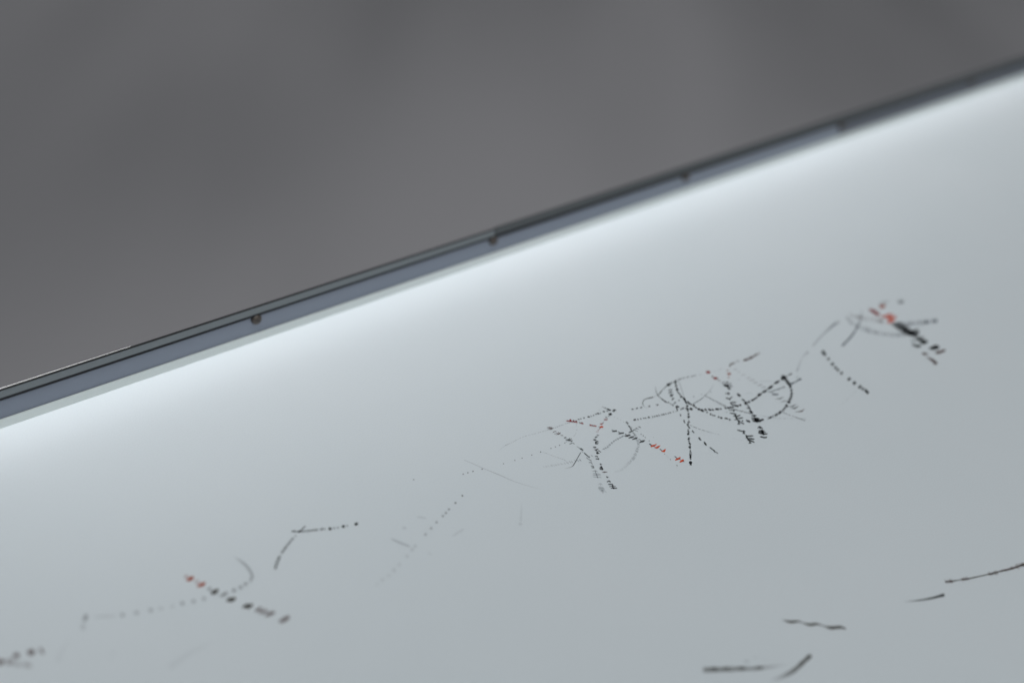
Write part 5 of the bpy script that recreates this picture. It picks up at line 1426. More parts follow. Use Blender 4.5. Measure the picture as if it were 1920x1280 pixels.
     (1,'22 23 23 24 24 25 26 26 27 27 28 29 30 31 32 32 31 30 28 26 24 22 20 18 16 14 12 9 7 4 2','2635 -13117 24 -57 24 -51 23 -54 28 -60 28 -78 32 -89 33 -99 34 -112 44 -123 48 -140 65 -164 74 -189 76 -199 74 -191 66 -165 49 -136 40 -116 34 -109 38 -113 57 -123 68 -148 82 -161 87 -163 86 -153 73 -134 68 -103 58 -88 61 -72 55 -72 59 -76 -1561 3560 26 -55 23 -51 25 -53 25 -64 31 -76 31 -91 33 -100 38 -109 39 -125 52 -138 61 -165 75 -189 81 -195 77 -190 63 -168 48 -137 36 -119 37 -107 42 -109 48 -128 71 -145 81 -162 87 -163 84 -154 79 -129 63 -106 62 -84 54 -77 57 -72 55 -79'),
    ]),
    ('faint_dotted_line', 'charcoal', None, 0, [
     (0,'60','1086 -15030 -31 -16 -30 -24 -20 17 -20 15 7 32 19 27 21 27 28 4 30 4 7 -27 -4 -27'),
     (0,'45','549 -15249 -30 -26 -33 -13 -30 6 -5 30 -12 27 20 37 32 27 31 -1 27 -1 13 -22 10 -29'),
     (0,'40','53 -15434 -29 -28 -34 -8 -34 -3 -7 33 -5 31 16 39 35 24 33 9 32 -2 11 -28 8 -31'),
     (0,'36','-190 -15554 -37 -22 -34 -8 -31 0 -10 29 -14 31 20 43 38 27 37 11 32 -6 14 -29 2 -35'),
     (0,'33','-426 -15641 -34 -35 -38 -3 -29 10 -21 20 8 38 14 38 32 32 40 20 31 -13 26 -22 -5 -44'),
     (0,'30','-880 -15815 -38 -32 -38 -3 -29 10 -26 18 0 40 26 39 30 36 40 11 36 -5 4 -38 15 -31'),
     (0,'26','-1299 -15989 -42 -24 -41 -26 -29 20 -29 19 1 45 23 46 42 22 37 14 37 0 13 -33 2 -38'),
     (0,'24','-1726 -16170 -42 -38 -43 1 -34 8 -32 20 6 47 31 40 28 49 43 -2 32 -10 36 -16 -3 -49'),
     (0,'13','-2519 -16514 -33 -43 -48 -24 -44 9 -23 38 2 50 24 53 47 30 45 23 44 -7 23 -36 -6 -50'),
     (0,'14','-2724 -16599 -46 -40 -52 -22 -45 12 -25 38 16 54 20 49 39 40 44 4 41 -3 36 -23 2 -54'),
     (0,'11','-3124 -16804 -43 -42 -48 -6 -46 0 -35 30 16 58 17 55 45 46 52 9 42 -12 31 -31 -13 -55'),
     (0,'10','-3680 -17026 -44 -38 -47 -12 -44 5 -39 26 2 59 34 55 46 34 50 28 41 -17 34 -31 6 -55'),
     (0,'12','-4043 -17188 -45 -42 -56 -33 -52 13 -26 45 10 60 14 64 59 28 55 45 48 -21 11 -53 4 -50'),
     (0,'7','-4393 -17322 -49 -51 -55 4 -52 -3 -34 37 4 62 23 64 52 48 55 -1 41 -14 46 -21 -17 -64'),
     (0,'8','-4749 -17393 -53 -53 -59 -4 -55 2 -15 54 -9 53 35 56 40 55 55 5 50 -4 17 -47 27 -50'),
     (0,'5','-5069 -17486 -52 -40 -53 -15 -56 -4 -23 49 -3 58 39 54 39 49 55 22 56 -2 14 -56 -4 -54'),
     (0,'60','-16 -12975 -23 -13 -24 2 -16 15 -4 25 17 22 25 6 26 -5 3 -26'),
    ]),
    ('smudge', 'slate', None, 0, [
     (0,'20','-3134 -15505 5 -144 104 -324 172 -354 102 -103 4 186 -156 368 -142 294'),
    ]),
    ('smudge', 'slate', None, 0, [
     (1,'2 3 4 5 6 7 8 8 9 9 10','2879 -16759 -79 -91 -78 -89 -84 -85 -87 -84 -83 -92 -81 -100 -87 -100 -102 -91 -84 -106 -88 -101 908 899 -79 -91 -76 -90 -72 -94 -71 -98 -82 -94 -92 -94 -92 -97 -81 -109 -98 -94 -92 -97'),
    ]),
    ('smudge', 'slate', None, 0, [
     (0,'13','2000 -17905 -57 -46 -62 9 -47 34 2 67 54 56 69 27 53 -30 6 -58'),
    ]),
    ('smudge', 'slate', None, 0, [
     (0,'12','-2203 -15379 -59 -17 -62 7 -39 61 15 70 40 52 60 -12 54 -29 18 -68'),
    ]),
    ('smudge', 'slate', None, 0, [
     (0,'10','-1421 -15027 -11 -88 99 -104 123 -122 81 -7 5 101 -108 138 -117 84'),
    ]),
    ('smudge', 'slate', None, 0, [
     (0,'10','-942 -16850 71 -51 242 36 292 30 129 85 -98 34 -290 -23 -245 -43'),
    ]),
    ('smudge', 'slate', None, 0, [
     (0,'6','-2396 -17032 -19 -53 -2 -109 56 -92 52 -12 37 74 -28 111 -51 72'),
    ]),
    ('dashed_line', 'charcoal', None, 0, [
     (0,'85','23668 -16260 -94 -162 -110 -216 221 8 109 179 143 227'),
     (0,'70','23415 -16856 -69 -98 -60 -72 271 27 2 75 68 83'),
     (0,'85','23205 -17267 -58 -108 -30 -77 236 13 59 103 23 89'),
     (0,'85','23045 -17620 -12 -60 -20 -91 223 65 41 88 16 70'),
     (0,'80','22961 -17836 23 -52 -57 -71 273 56 4 80 23 65'),
     (0,'80','22927 -18086 -19 -94 -29 -78 215 45 39 82 51 71'),
     (0,'90','22813 -18668 -38 -75 -5 -79 287 51 -4 90 56 91'),
     (0,'90','22789 -19032 -49 -105 -58 -87 302 65 24 100 36 98'),
     (0,'90','22720 -19431 -31 -81 17 -68 258 57 31 90 9 81'),
     (0,'80','22711 -19660 -20 -72 16 -46 236 86 27 70 -28 48'),
     (0,'95','22731 -19822 -35 -142 -68 -150 245 68 39 136 81 170'),
    ]),
    ('faint_line', 'slate', None, 0, [
     (1,'20 27 34 41 47 50 50 47 42 38 35 34 34 35 35 35 34 33 32 31 30','26949 -14825 -86 13 -90 -2 -90 14 -125 -4 -172 -29 -230 -63 -261 -57 -294 -98 -286 -77 -269 -80 -263 -73 -277 -89 -261 -83 -225 -80 -161 -52 -80 -19 -12 -7 -16 -84 25 17 9 4 3050 696 -111 -13 -82 12 -94 -10 -108 -11 -147 -19 -203 -28 -259 -65 -270 -44 -282 -72 -261 -65 -262 -82 -273 -83 -260 -88 -222 -66 -162 -53 -86 -34 -30 -4 45 93 21 0 2 -1'),
    ]),
    ('faint_line', 'slate', None, 0, [
     (1,'30 27 23 20 17 15 14 15 16 17 18 19 21 22 24 25','23107 -15826 -120 -25 -128 -45 -126 -31 -132 -37 -141 -58 -149 -68 -155 -82 -159 -75 -149 -87 -139 -75 -124 -71 -118 -60 -111 -62 -107 -62 -112 -58 1904 737 -124 -28 -110 0 -115 -18 -116 -27 -121 -34 -137 -61 -148 -75 -149 -95 -149 -84 -137 -81 -123 -68 -110 -72 -107 -67 -107 -65 -107 -71'),
    ]),
    ('dotted_line', 'slate', None, 0, [
     (0,'24','21021 -19881 -24 -21 -50 -14 -29 8 8 18 40 18 45 5'),
     (0,'31','21405 -19816 -21 -21 -44 -15 -21 11 4 20 39 17 40 6'),
     (0,'25','21540 -19789 -18 -19 -36 -12 -20 8 11 18 26 16 33 5'),
     (0,'24','21835 -19720 -18 -20 -35 -15 -23 7 2 20 36 18 35 7'),
     (0,'23','22010 -19677 -19 -20 -30 -14 -17 9 0 19 31 16 27 4'),
     (0,'25','22207 -19628 -20 -21 -35 -11 -20 6 3 17 29 20 31 1'),
     (0,'32','22417 -19575 -22 -23 -31 -9 -20 5 7 19 25 18 31 5'),
    ]),
    ('ink_stroke', 'slate', None, 0, [
     (1,'15 21 28 34 40 45 49 52 55 58 60 62 65 67 68 70 71 72 73 74 75','28853 -14789 -154 -108 -141 -114 -154 -99 -145 -103 -151 -105 -171 -88 -180 -88 -186 -99 -193 -74 -194 -84 -194 -98 -195 -77 -197 -67 -201 -87 -201 -61 -206 -62 -218 -76 -214 -47 -220 -60 -213 -47 3778 1603 -143 -112 -148 -109 -137 -120 -158 -112 -175 -100 -179 -109 -189 -102 -195 -85 -196 -104 -197 -90 -197 -72 -200 -89 -205 -94 -205 -67 -214 -84 -217 -71 -215 -47 -224 -70 -218 -55 -219 -71'),
    ]),
    ('tick_line', 'brown', None, 0, [
     (0,'23','28057 -14626 -206 -202 -183 -165 108 -18 170 169 182 159'),
     (0,'27','28089 -14786 -173 -150 -141 -128 78 -25 161 135 144 133'),
     (0,'30','28198 -14902 -162 -130 -101 -102 78 -33 145 124 97 100'),
     (0,'24','28191 -15041 -121 -98 -92 -104 84 -42 133 124 113 103'),
     (0,'32','28333 -15114 -136 -117 -130 -131 71 -33 153 138 127 117'),
     (0,'30','28431 -15230 -201 -188 -188 -168 130 3 162 141 210 195'),
     (0,'33','28483 -15401 -171 -156 -149 -140 62 -36 183 159 164 150'),
     (0,'28','28660 -15518 -160 -148 -162 -138 92 -25 128 122 175 151'),
     (0,'30','28739 -15656 -164 -156 -117 -106 61 -61 161 166 170 143'),
     (0,'31','28876 -15768 -190 -168 -134 -137 122 -6 152 146 138 131'),
     (0,'30','28914 -15905 -109 -93 -149 -124 82 -23 130 104 132 123'),
     (0,'33','29055 -15987 -161 -165 -204 -159 53 -71 218 187 207 186'),
     (0,'25','28059 -15048 -62 -89 -4 -131 144 -55 143 40 89 120 -65 110 -134 36'),
     (0,'30','28806 -15959 -97 -106 8 -120 146 -60 122 19 64 96 -4 149 -133 42'),
    ]),
    ('tick_line', 'slate', None, 0, [
     (0,'37','29596 -16639 -100 -96 -147 -122 67 -53 140 106 145 124'),
     (0,'40','29762 -16727 -130 -112 -152 -122 87 -21 134 109 143 125'),
     (0,'48','29939 -16768 -209 -176 -189 -152 23 -87 247 203 166 127'),
     (0,'51','30012 -16923 -138 -91 -201 -167 110 -52 166 150 162 120'),
     (0,'48','30189 -16958 -212 -166 -224 -169 144 -25 205 172 227 177'),
     (0,'55','30328 -17016 -234 -186 -161 -144 84 -32 199 161 207 174'),
     (0,'46','30438 -17118 -151 -121 -158 -129 74 -32 114 99 209 166'),
     (0,'52','30553 -17177 -153 -115 -159 -126 100 -30 127 114 177 129'),
     (0,'53','30775 -17183 -199 -183 -199 -156 66 -80 221 186 228 181'),
     (0,'49','30963 -17295 -185 -152 -227 -168 84 -68 194 150 226 200'),
     (0,'55','31142 -17386 -167 -126 -203 -158 92 -18 153 111 183 148'),
     (0,'60','31240 -17457 -164 -113 -141 -125 87 -43 162 128 122 110'),
     (0,'63','31513 -17507 -160 -124 -196 -151 62 -41 178 136 175 129'),
     (0,'56','31573 -17571 -158 -120 -177 -151 55 -39 161 111 215 177'),
     (0,'70','31728 -17623 -179 -128 -153 -133 98 -48 128 119 167 114'),
     (0,'40','30807 -17461 -72 -112 71 -102 201 -36 165 55 60 117 -76 132 -207 -2'),
     (0,'40','31427 -17735 -95 -111 63 -31 100 -18 146 84 110 131 -72 42 -123 -19'),
    ]),
    ('tick_line', 'slate', None, 0, [
     (0,'34','27602 -14738 -140 -133 -137 -121 96 -37 123 122 119 81'),
     (0,'33','27525 -14917 -130 -107 -104 -90 71 -22 119 102 106 93'),
     (0,'30','27548 -14993 -212 -188 -197 -166 78 -16 223 174 182 155'),
     (0,'33','27436 -15190 -141 -123 -150 -127 79 -48 126 111 197 167'),
     (0,'31','27515 -15320 -212 -166 -163 -147 73 -19 189 160 161 121'),
     (0,'31','27510 -15483 -187 -162 -219 -181 71 -40 190 159 218 169'),
     (0,'31','27487 -15651 -181 -155 -160 -142 40 -39 191 144 164 142'),
     (0,'44','27588 -15798 -219 -177 -182 -152 15 -65 239 190 205 183'),
     (0,'39','27644 -15959 -176 -142 -214 -186 74 -55 226 197 194 149'),
     (0,'44','27661 -16110 -179 -128 -241 -217 128 8 189 151 218 180'),
     (0,'45','27729 -16228 -175 -139 -257 -195 159 -8 159 154 219 171'),
     (0,'35','27772 -16410 -125 -119 -191 -139 77 -43 155 125 175 151'),
     (0,'47','27791 -16519 -141 -107 -125 -105 52 -59 128 97 156 135'),
     (0,'47','27876 -16589 -152 -133 -175 -136 91 -31 135 120 144 121'),
     (0,'41','27971 -16709 -155 -133 -172 -137 66 -32 137 116 186 143'),
     (0,'38','28076 -16837 -216 -179 -152 -120 70 -34 159 111 162 140'),
     (0,'45','28172 -16954 -180 -128 -126 -114 98 -27 119 94 127 112'),
     (0,'47','28263 -17098 -157 -127 -128 -88 73 -44 121 102 181 157'),
     (0,'38','28469 -17129 -199 -143 -151 -133 54 -33 159 131 147 114'),
     (0,'49','28456 -17235 -125 -117 -165 -115 89 -40 140 118 126 102'),
     (0,'52','28665 -17297 -157 -139 -178 -131 71 -69 192 152 149 129'),
     (0,'47','28723 -17440 -130 -96 -155 -128 55 -34 161 125 157 122'),
     (0,'51','28836 -17457 -134 -107 -131 -105 71 -38 128 101 137 97'),
     (0,'59','28960 -17569 -126 -99 -153 -116 83 -43 152 117 121 94'),
    ]),
    ('ink_blot', 'faded_red', None, 0, [
     (0,'90','30454 -15221 -119 -67 -165 -19 -134 38 -86 79 104 96 185 42 196 5 43 -92'),
    ]),
    ('faint_tick_line', 'charcoal', None, 0, [
     (0,'30','30113 -14978 36 -50 185 -17 246 8 159 95 -29 84 -250 -13 -214 -22'),
     (0,'30','30602 -14979 -6 -60 96 -48 162 -10 127 65 12 81 -141 32 -155 -14'),
     (0,'30','31332 -15314 -47 -103 76 -125 164 -95 222 88 100 161 -135 118 -203 27'),
     (0,'30','31342 -15443 -32 -72 40 -73 116 -21 164 109 55 105 -82 54 -136 -21'),
    ]),
    ('ink_blot', 'red', None, 0, [
     (0,'75','29373 -15625 -135 12 -72 176 16 230 83 227 144 18 118 -79 52 -216 -90 -218'),
     (0,'40','29255 -14926 -23 -70 66 -104 113 -105 99 -2 26 86 -75 131 -125 65'),
     (0,'70','29126 -15506 -27 -75 93 -64 148 -47 119 36 29 89 -139 56 -128 33'),
    ]),
    ('ink_blot', 'orange', 'orange-red hatched ink blot', 0, [
     (0,'82','29336 -15854 33 -80 233 -83 332 -53 182 35 -66 77 -280 105 -302 15'),
     (0,'82','29328 -16063 50 -66 220 -104 336 -62 163 9 -67 78 -267 128 -296 35'),
     (0,'82','29190 -16237 46 -57 190 -94 309 -41 149 15 -45 83 -277 72 -249 39'),
     (0,'82','29004 -16379 22 -67 193 -52 235 -64 152 38 -49 61 -232 67 -212 35'),
     (0,'82','29633 -16065 -124 -60 -125 -160 -128 -191 13 -71 125 74 149 192 116 159'),
     (0,'60','29241 -15758 -12 -61 54 -112 115 -102 96 -4 12 75 -86 122 -97 84'),
     (0,'50','29756 -15903 20 -22 79 -3 115 47 55 48 -29 20 -104 -19 -90 -26'),
    ]),
    ('tick_line', 'black', 'diagonal ladder of black ink ticks', 0, [
     (0,'100','29038 -16636 34 -81 262 -64 320 -77 163 11 -54 91 -295 101 -297 32'),
     (0,'100','29023 -16814 48 -68 230 -94 326 -71 175 22 -64 81 -294 102 -270 57'),
     (0,'100','28977 -16983 36 -79 250 -74 306 -90 184 31 -67 78 -297 98 -273 54'),
     (0,'100','28987 -17142 38 -77 256 -68 299 -96 183 30 -54 90 -305 90 -278 50'),
     (0,'100','28926 -17300 40 -76 230 -92 330 -66 175 21 -73 73 -287 107 -278 48'),
     (0,'100','28911 -17464 46 -69 220 -102 344 -53 163 11 -50 94 -311 84 -267 58'),
     (0,'100','28963 -17590 41 -73 229 -94 325 -71 178 25 -68 77 -285 108 -283 44'),
     (0,'100','28942 -17738 34 -79 256 -69 321 -74 160 9 -70 74 -301 93 -269 57'),
     (0,'100','28970 -17848 47 -68 228 -94 327 -69 169 17 -72 73 -296 97 -273 53'),
     (0,'80','29158 -17760 67 -54 291 -5 371 15 186 67 -94 53 -343 24 -329 -44'),
     (0,'80','29086 -17945 73 -39 260 -28 366 32 173 59 -87 55 -332 14 -320 -51'),
     (0,'80','29098 -18067 -3 -63 111 -34 178 7 118 63 -10 61 -138 39 -146 -5'),
     (0,'70','29285 -17202 -78 -143 -16 -308 37 -347 96 -96 60 161 -5 362 -19 293'),
    ]),
    ('tick_line', 'charcoal', None, 0, [
     (0,'90','29157 -18220 -19 -88 160 -74 188 -97 139 18 -3 89 -154 123 -184 56'),
     (0,'90','29086 -18403 -36 -98 92 -144 209 -109 124 -12 35 116 -126 165 -184 83'),
     (0,'90','28926 -18586 15 -71 127 -125 241 -81 172 37 -25 84 -184 127 -220 49'),
     (0,'90','28985 -18737 -34 -77 83 -49 134 -30 135 66 40 93 -133 31 -117 19'),
     (0,'50','28796 -18161 -62 -56 -76 -135 -76 -158 33 -47 80 70 101 164 36 126'),
     (0,'80','28392 -18528 -33 -98 113 -128 195 -117 129 -5 16 103 -158 142 -141 111'),
     (0,'70','28411 -18709 -46 -76 80 -68 79 -96 127 30 22 71 -40 122 -134 32'),
     (0,'70','28897 -18283 12 -63 114 -111 215 -74 126 8 -15 80 -158 119 -178 60'),
    ]),
    ('ink_mark', 'black', None, 0, [
     (0,'100','28903 -19249 -10 -92 107 -148 279 -63 174 30 33 131 -202 124 -206 71'),
     (0,'100','29167 -19249 -10 -66 111 -52 174 -25 131 53 -1 70 -153 46 -161 4'),
     (0,'100','29225 -19399 -36 -78 56 -73 180 12 118 49 32 85 -70 88 -169 -28'),
    ]),
    ('ink_mark', 'brown', None, 0, [
     (0,'95','28855 -19699 -37 -92 111 -79 209 -37 133 31 11 85 -123 107 -176 27'),
     (0,'95','29090 -19816 16 -54 137 -35 206 5 134 70 -15 73 -178 29 -196 -35'),
    ]),
    ('ink_mark', 'brown', None, 0, [
     (0,'50','28133 -19314 -48 -91 83 -102 153 -88 134 19 53 108 -122 110 -141 63'),
     (0,'40','28297 -19308 -77 -47 -74 -103 -73 -121 81 -26 109 60 73 122 8 91'),
     (0,'70','28120 -19694 -67 -87 -37 -181 21 -193 92 -39 97 113 -6 199 -29 156'),
     (0,'70','28099 -19900 -92 -96 -29 -181 -16 -212 106 -39 128 124 47 224 -49 153'),
     (0,'70','27957 -20193 -55 -52 -46 -100 43 -80 83 -2 83 72 -16 91 -36 65'),
    ]),
    ('dashed_line', 'charcoal', None, 0, [
     (0,'70','-6231 -12851 3 -47 56 -55 76 -54 57 25 -1 63 -64 73 -78 20'),
     (0,'95','-6057 -13011 1 -58 66 -24 76 -35 62 60 -5 65 -82 23 -70 15'),
     (0,'70','-5880 -13007 38 -24 110 41 134 46 54 59 -49 20 -134 -51 -111 -47'),
     (0,'75','-5816 -13030 -44 -75 -37 -64 31 -29 36 66 48 88'),
     (0,'65','-5754 -13057 -47 -67 -42 -76 28 -26 49 88 40 66'),
     (0,'82','-5706 -13118 -37 -63 -28 -46 25 -20 33 52 34 56'),
     (0,'80','-5626 -13127 -48 -88 -48 -85 30 -6 41 70 47 73'),
     (0,'72','-5574 -13184 -30 -59 -45 -68 42 -14 44 63 36 73'),
     (0,'88','-5505 -13230 -17 -42 -36 -55 38 -13 24 43 34 56'),
     (0,'65','-5408 -13229 -45 -88 -29 -57 39 -13 33 61 31 72'),
     (0,'91','-5353 -13276 -34 -70 -36 -55 39 -1 27 48 31 57'),
     (0,'69','-5293 -13302 -39 -60 -36 -67 41 -15 36 58 28 63'),
     (0,'64','-5162 -13380 -36 -59 -28 -56 39 -10 35 58 30 46'),
     (0,'73','-5088 -13361 -44 -95 -40 -61 44 -19 36 66 49 89'),
     (0,'91','-5028 -13450 -15 -41 -28 -54 33 -23 33 53 23 56'),
     (0,'40','-5837 -13107 90 -64 267 -139 334 -153 131 -49 -115 76 -325 169 -277 123'),
     (0,'100','-4756 -13630 -40 -54 -66 -15 -39 39 -6 53 23 53 52 42 61 -10 19 -52'),
     (0,'65','-4621 -13681 -26 -28 -36 -9 -26 18 -2 32 12 33 33 21 38 0 8 -35'),
     (0,'50','-4473 -13749 -35 -29 -39 -5 -37 11 4 41 16 35 34 23 37 -7 26 -26'),
     (0,'100','-4234 -13822 -38 -53 -59 -3 -42 27 -15 50 30 53 53 30 57 -2 46 -39'),
     (0,'50','-4090 -13871 -35 -23 -34 -7 -28 14 -4 32 12 37 36 16 36 -3 17 -28'),
     (0,'100','-3691 -13997 -49 -47 -61 -12 -52 24 -14 59 40 56 56 40 59 -13 43 -41'),
    ]),
    ('tick_line', 'charcoal', None, 0, [
     (0,'45','-6213 -13245 1 74 2 58 -44 -28 -5 -70 7 -52'),
     (0,'38','-6384 -13326 -5 73 -4 69 -44 -8 -4 -97 2 -67'),
     (0,'42','-6451 -13365 -9 77 -1 95 -40 -14 -3 -100 8 -78'),
     (0,'53','-6544 -13396 -1 71 -7 64 -48 -19 -2 -76 12 -73'),
     (0,'61','-6622 -13437 -10 62 -12 49 -41 -13 9 -59 7 -74'),
     (0,'53','-6685 -13484 -13 78 -15 58 -44 -30 11 -54 6 -83'),
     (0,'69','-6791 -13565 -10 99 -9 73 -39 -20 14 -76 6 -98'),
     (0,'59','-6887 -13596 -8 65 -3 61 -46 -29 4 -63 13 -66'),
     (0,'63','-6947 -13650 -2 91 -10 81 -52 -44 17 -79 1 -67'),
     (0,'78','-7023 -13694 -12 75 -9 67 -46 -22 15 -60 6 -71'),
     (0,'75','-7121 -13738 -14 69 -7 63 -48 -47 11 -56 11 -61'),
     (0,'66','-7175 -13769 -21 71 -19 68 -42 -40 20 -63 18 -82'),
     (0,'79','-7401 -13933 -21 59 -24 48 -37 -36 20 -63 24 -54'),
     (0,'79','-7473 -14007 -25 64 -29 86 -42 -40 19 -72 27 -83'),
     (0,'57','-7535 -14067 -24 54 -35 96 -46 -36 33 -85 30 -77'),
     (0,'77','-7619 -14145 -42 82 -26 67 -37 -37 19 -67 31 -85'),
     (0,'79','-7701 -14206 -32 73 -27 52 -36 -38 28 -50 36 -78'),
     (0,'74','-7757 -14273 -50 53 -38 52 -50 -50 48 -55 34 -44'),
     (0,'69','-7847 -14334 -22 40 -39 35 -28 -44 26 -37 34 -37'),
     (0,'64','-7896 -14396 -19 41 -39 38 -53 -67 45 -30 30 -32'),
     (1,'22 22 22 22 22 22 22 22 22 22 22 22 22 22 22 22','-6236 -13157 -120 -66 -119 -57 -120 -58 -119 -67 -121 -67 -121 -76 -124 -72 -123 -82 -122 -78 -118 -89 -111 -99 -108 -100 -102 -110 -105 -102 -102 -105 1739 1176 -121 -57 -119 -62 -119 -63 -119 -59 -119 -69 -121 -69 -122 -77 -123 -75 -118 -88 -114 -86 -110 -92 -103 -103 -106 -101 -100 -110 -105 -101'),
    ]),
    ('ink_blot', 'faded_red', 'faded red ink blot', 0, [
     (0,'95','-11150 -13031 30 -64 107 -41 146 39 71 98 -37 83 -142 -13 -122 -43'),
     (0,'90','-11066 -12960 -18 -79 46 -62 75 -44 65 41 10 78 -53 81 -76 15'),
     (0,'40','-11144 -12837 18 -55 64 -5 81 29 38 77 -24 52 -78 4 -70 -48'),
    ]),
    ('ink_blot', 'faded_red', 'faded red ink blot', 0, [
     (0,'95','-10984 -13567 36 -54 124 -29 162 20 77 80 -45 68 -153 23 -138 -37'),
     (0,'90','-10882 -13491 -9 -60 42 -70 64 -67 63 31 18 85 -66 65 -63 39'),
     (0,'40','-10955 -13335 18 -45 66 -14 88 41 39 55 -22 68 -85 -21 -71 -20'),
    ]),
    ('ink_mark', 'umber', 'dark blurred ink mark', 0, [
     (0,'85','-10749 -14205 34 -70 122 -25 163 49 73 91 -45 72 -154 4 -136 -56'),
     (0,'80','-10640 -14168 -19 -64 43 -43 51 -54 53 27 13 66 -36 75 -61 17'),
     (0,'40','-10754 -13908 13 -51 66 -32 97 18 48 47 -15 71 -86 19 -84 -32'),
     (0,'40','-10647 -14027 -33 -50 -13 -116 -2 -136 25 -43 42 62 18 140 -15 108'),
    ]),
    ('ink_mark', 'umber', None, 0, [
     (0,'95','-10464 -14874 27 -71 112 -88 176 6 92 72 -33 92 -154 59 -150 -18'),
     (0,'80','-10358 -14791 -20 -78 29 -116 96 -70 68 9 16 86 -50 124 -74 64'),
     (0,'50','-10441 -14532 24 -56 88 -13 117 32 53 67 -29 69 -110 7 -101 -56'),
     (0,'35','-10545 -14459 -6 -52 38 -65 54 -65 62 34 8 64 -41 86 -72 16'),
    ]),
    ('ink_mark', 'umber', None, 0, [
     (0,'95','-10143 -15519 25 -79 128 -78 184 -29 92 42 -25 114 -165 73 -161 2'),
     (0,'80','-10015 -15453 -28 -71 17 -116 56 -107 78 9 34 90 -38 123 -69 70'),
     (0,'60','-9915 -15433 -46 -46 -38 -110 -6 -126 43 -41 46 54 23 130 4 105'),
    ]),
    ('hatch_mark', 'brown', None, 0, [
     (0,'62','-9871 -15995 29 -69 112 -8 142 28 67 91 -39 70 -141 -15 -118 -29'),
     (0,'62','-9792 -16204 34 -61 121 -9 153 22 73 91 -47 55 -149 4 -128 -25'),
     (0,'62','-9693 -16427 37 -70 144 -38 188 2 95 90 -50 78 -174 49 -164 -35'),
    ]),
    ('hatch_mark', 'brown', None, 0, [
     (0,'62','-9430 -17002 38 -102 164 -30 221 48 100 89 -49 120 -209 2 -186 -58'),
    ]),
    ('ink_stroke', 'charcoal', None, 0, [
     (1,'3 7 10 14 17 20 22 24 26 27 28 29 29 30 30 30 30 30 30 30 30 30 31 32 32 32 32 31 30 29 28','-8983 -12823 10 -64 17 -56 14 -60 7 -65 9 -66 10 -69 18 -67 0 -79 3 -75 15 -64 -9 -75 16 -62 -4 -70 -4 -68 -14 -68 -3 -64 -2 -66 -25 -67 3 -60 -29 -51 -6 -39 -14 -24 -5 -19 -17 -13 -18 -21 -19 -43 -42 -20 -42 -40 -43 -47 -46 -32 243 1632 26 -50 19 -55 22 -54 27 -51 23 -59 21 -63 12 -74 27 -65 20 -70 1 -79 20 -68 -11 -80 4 -73 -1 -74 4 -71 -13 -76 -21 -78 -2 -72 -33 -69 -2 -60 -21 -50 -14 -46 -26 -42 -22 -46 -34 -43 -50 -27 -41 -51 -50 -31 -49 -24 -43 -38'),
    ]),
    ('faint_dotted_line', 'charcoal', None, 0, [
     (0,'45','-9310 -14542 -45 -42 -54 -6 -33 42 -6 60 34 60 56 27 55 -15 19 -62'),
     (0,'45','-9551 -14604 -59 -31 -56 -12 -49 34 13 73 36 54 53 35 53 -20 20 -60'),
     (0,'45','-9851 -14578 -43 -60 -61 3 -39 44 8 67 25 68 61 27 57 -19 11 -67'),
     (0,'36','-11026 -14327 -40 -59 -59 1 -32 49 -11 64 40 56 52 22 58 -4 18 -66'),
     (0,'40','-11410 -14239 -52 -36 -50 1 -49 25 1 71 31 69 60 12 58 -5 8 -69'),
     (0,'40','-11819 -14088 -44 -53 -59 -2 -30 50 -10 62 32 64 56 13 55 -5 26 -60'),
     (0,'14','-12202 -14032 -48 -42 -53 1 -48 31 4 71 25 71 61 18 58 -14 20 -66'),
     (0,'16','-12611 -13890 -52 -41 -54 1 -39 39 -11 66 37 59 55 42 61 -21 22 -70'),
     (0,'38','-12959 -13757 -54 -35 -56 -16 -33 52 -6 63 28 63 56 40 54 -31 14 -65'),
     (0,'32','-13457 -13574 -46 -53 -60 -1 -49 40 -8 79 38 71 61 7 62 0 25 -69'),
     (0,'34','-13932 -13383 -58 -31 -57 -22 -35 53 -19 69 46 55 51 36 54 -21 23 -62'),
     (0,'12','-14938 -12811 59 -114 239 -146 293 -173 136 -10 -78 133 -286 190 -258 107'),
     (0,'42','-15141 -12766 -87 -60 -82 -36 -26 74 52 122 75 101 76 37 66 -6 -7 -105'),
     (0,'20','-15424 -13138 -74 -86 -57 10 -18 61 6 91 66 94 68 39 56 -10 -5 -93'),
    ]),
    ('smudge', 'slate', None, 0, [
     (1,'6 6 6 6 6 6 5 4 3 2 1','-13899 -16853 171 37 168 66 168 24 178 64 193 33 214 21 231 12 245 25 248 13 248 32 -2051 -50 170 41 166 16 173 58 182 9 199 27 220 22 236 17 242 -3 247 7 241 -8'),
    ]),
    ('smudge', 'slate', None, 0, [
     (1,'4 5 5 5 5 4 4 3 3 2 1','-16940 -14285 74 95 73 93 71 96 75 86 85 65 75 106 97 57 89 98 96 84 99 72 -950 -627 80 78 79 81 84 79 85 86 82 102 105 54 90 99 105 54 100 69 95 83'),
    ]),
    ('smudge', 'slate', None, 0, [
     (1,'4 3 2 2 2 1','-15189 -14709 -47 -93 -59 -79 -51 -88 -53 -85 -52 -86 403 276 -64 -74 -52 -88 -59 -78 -57 -82 -57 -79'),
    ]),
    ('ink_blot', 'brown', None, 0, [
     (0,'85','-18516 -13103 -70 -60 -72 -9 -79 36 -12 123 60 98 76 43 73 -29 28 -92'),
    ]),
    ('ink_blot', 'brown', None, 0, [
     (0,'80','-17940 -13083 -42 -83 -88 -24 -63 65 -35 79 34 80 62 59 80 -19 54 -67'),
     (0,'38','-18235 -13280 -78 -101 -89 22 -84 44 -15 136 61 126 95 58 78 -57 64 -89'),
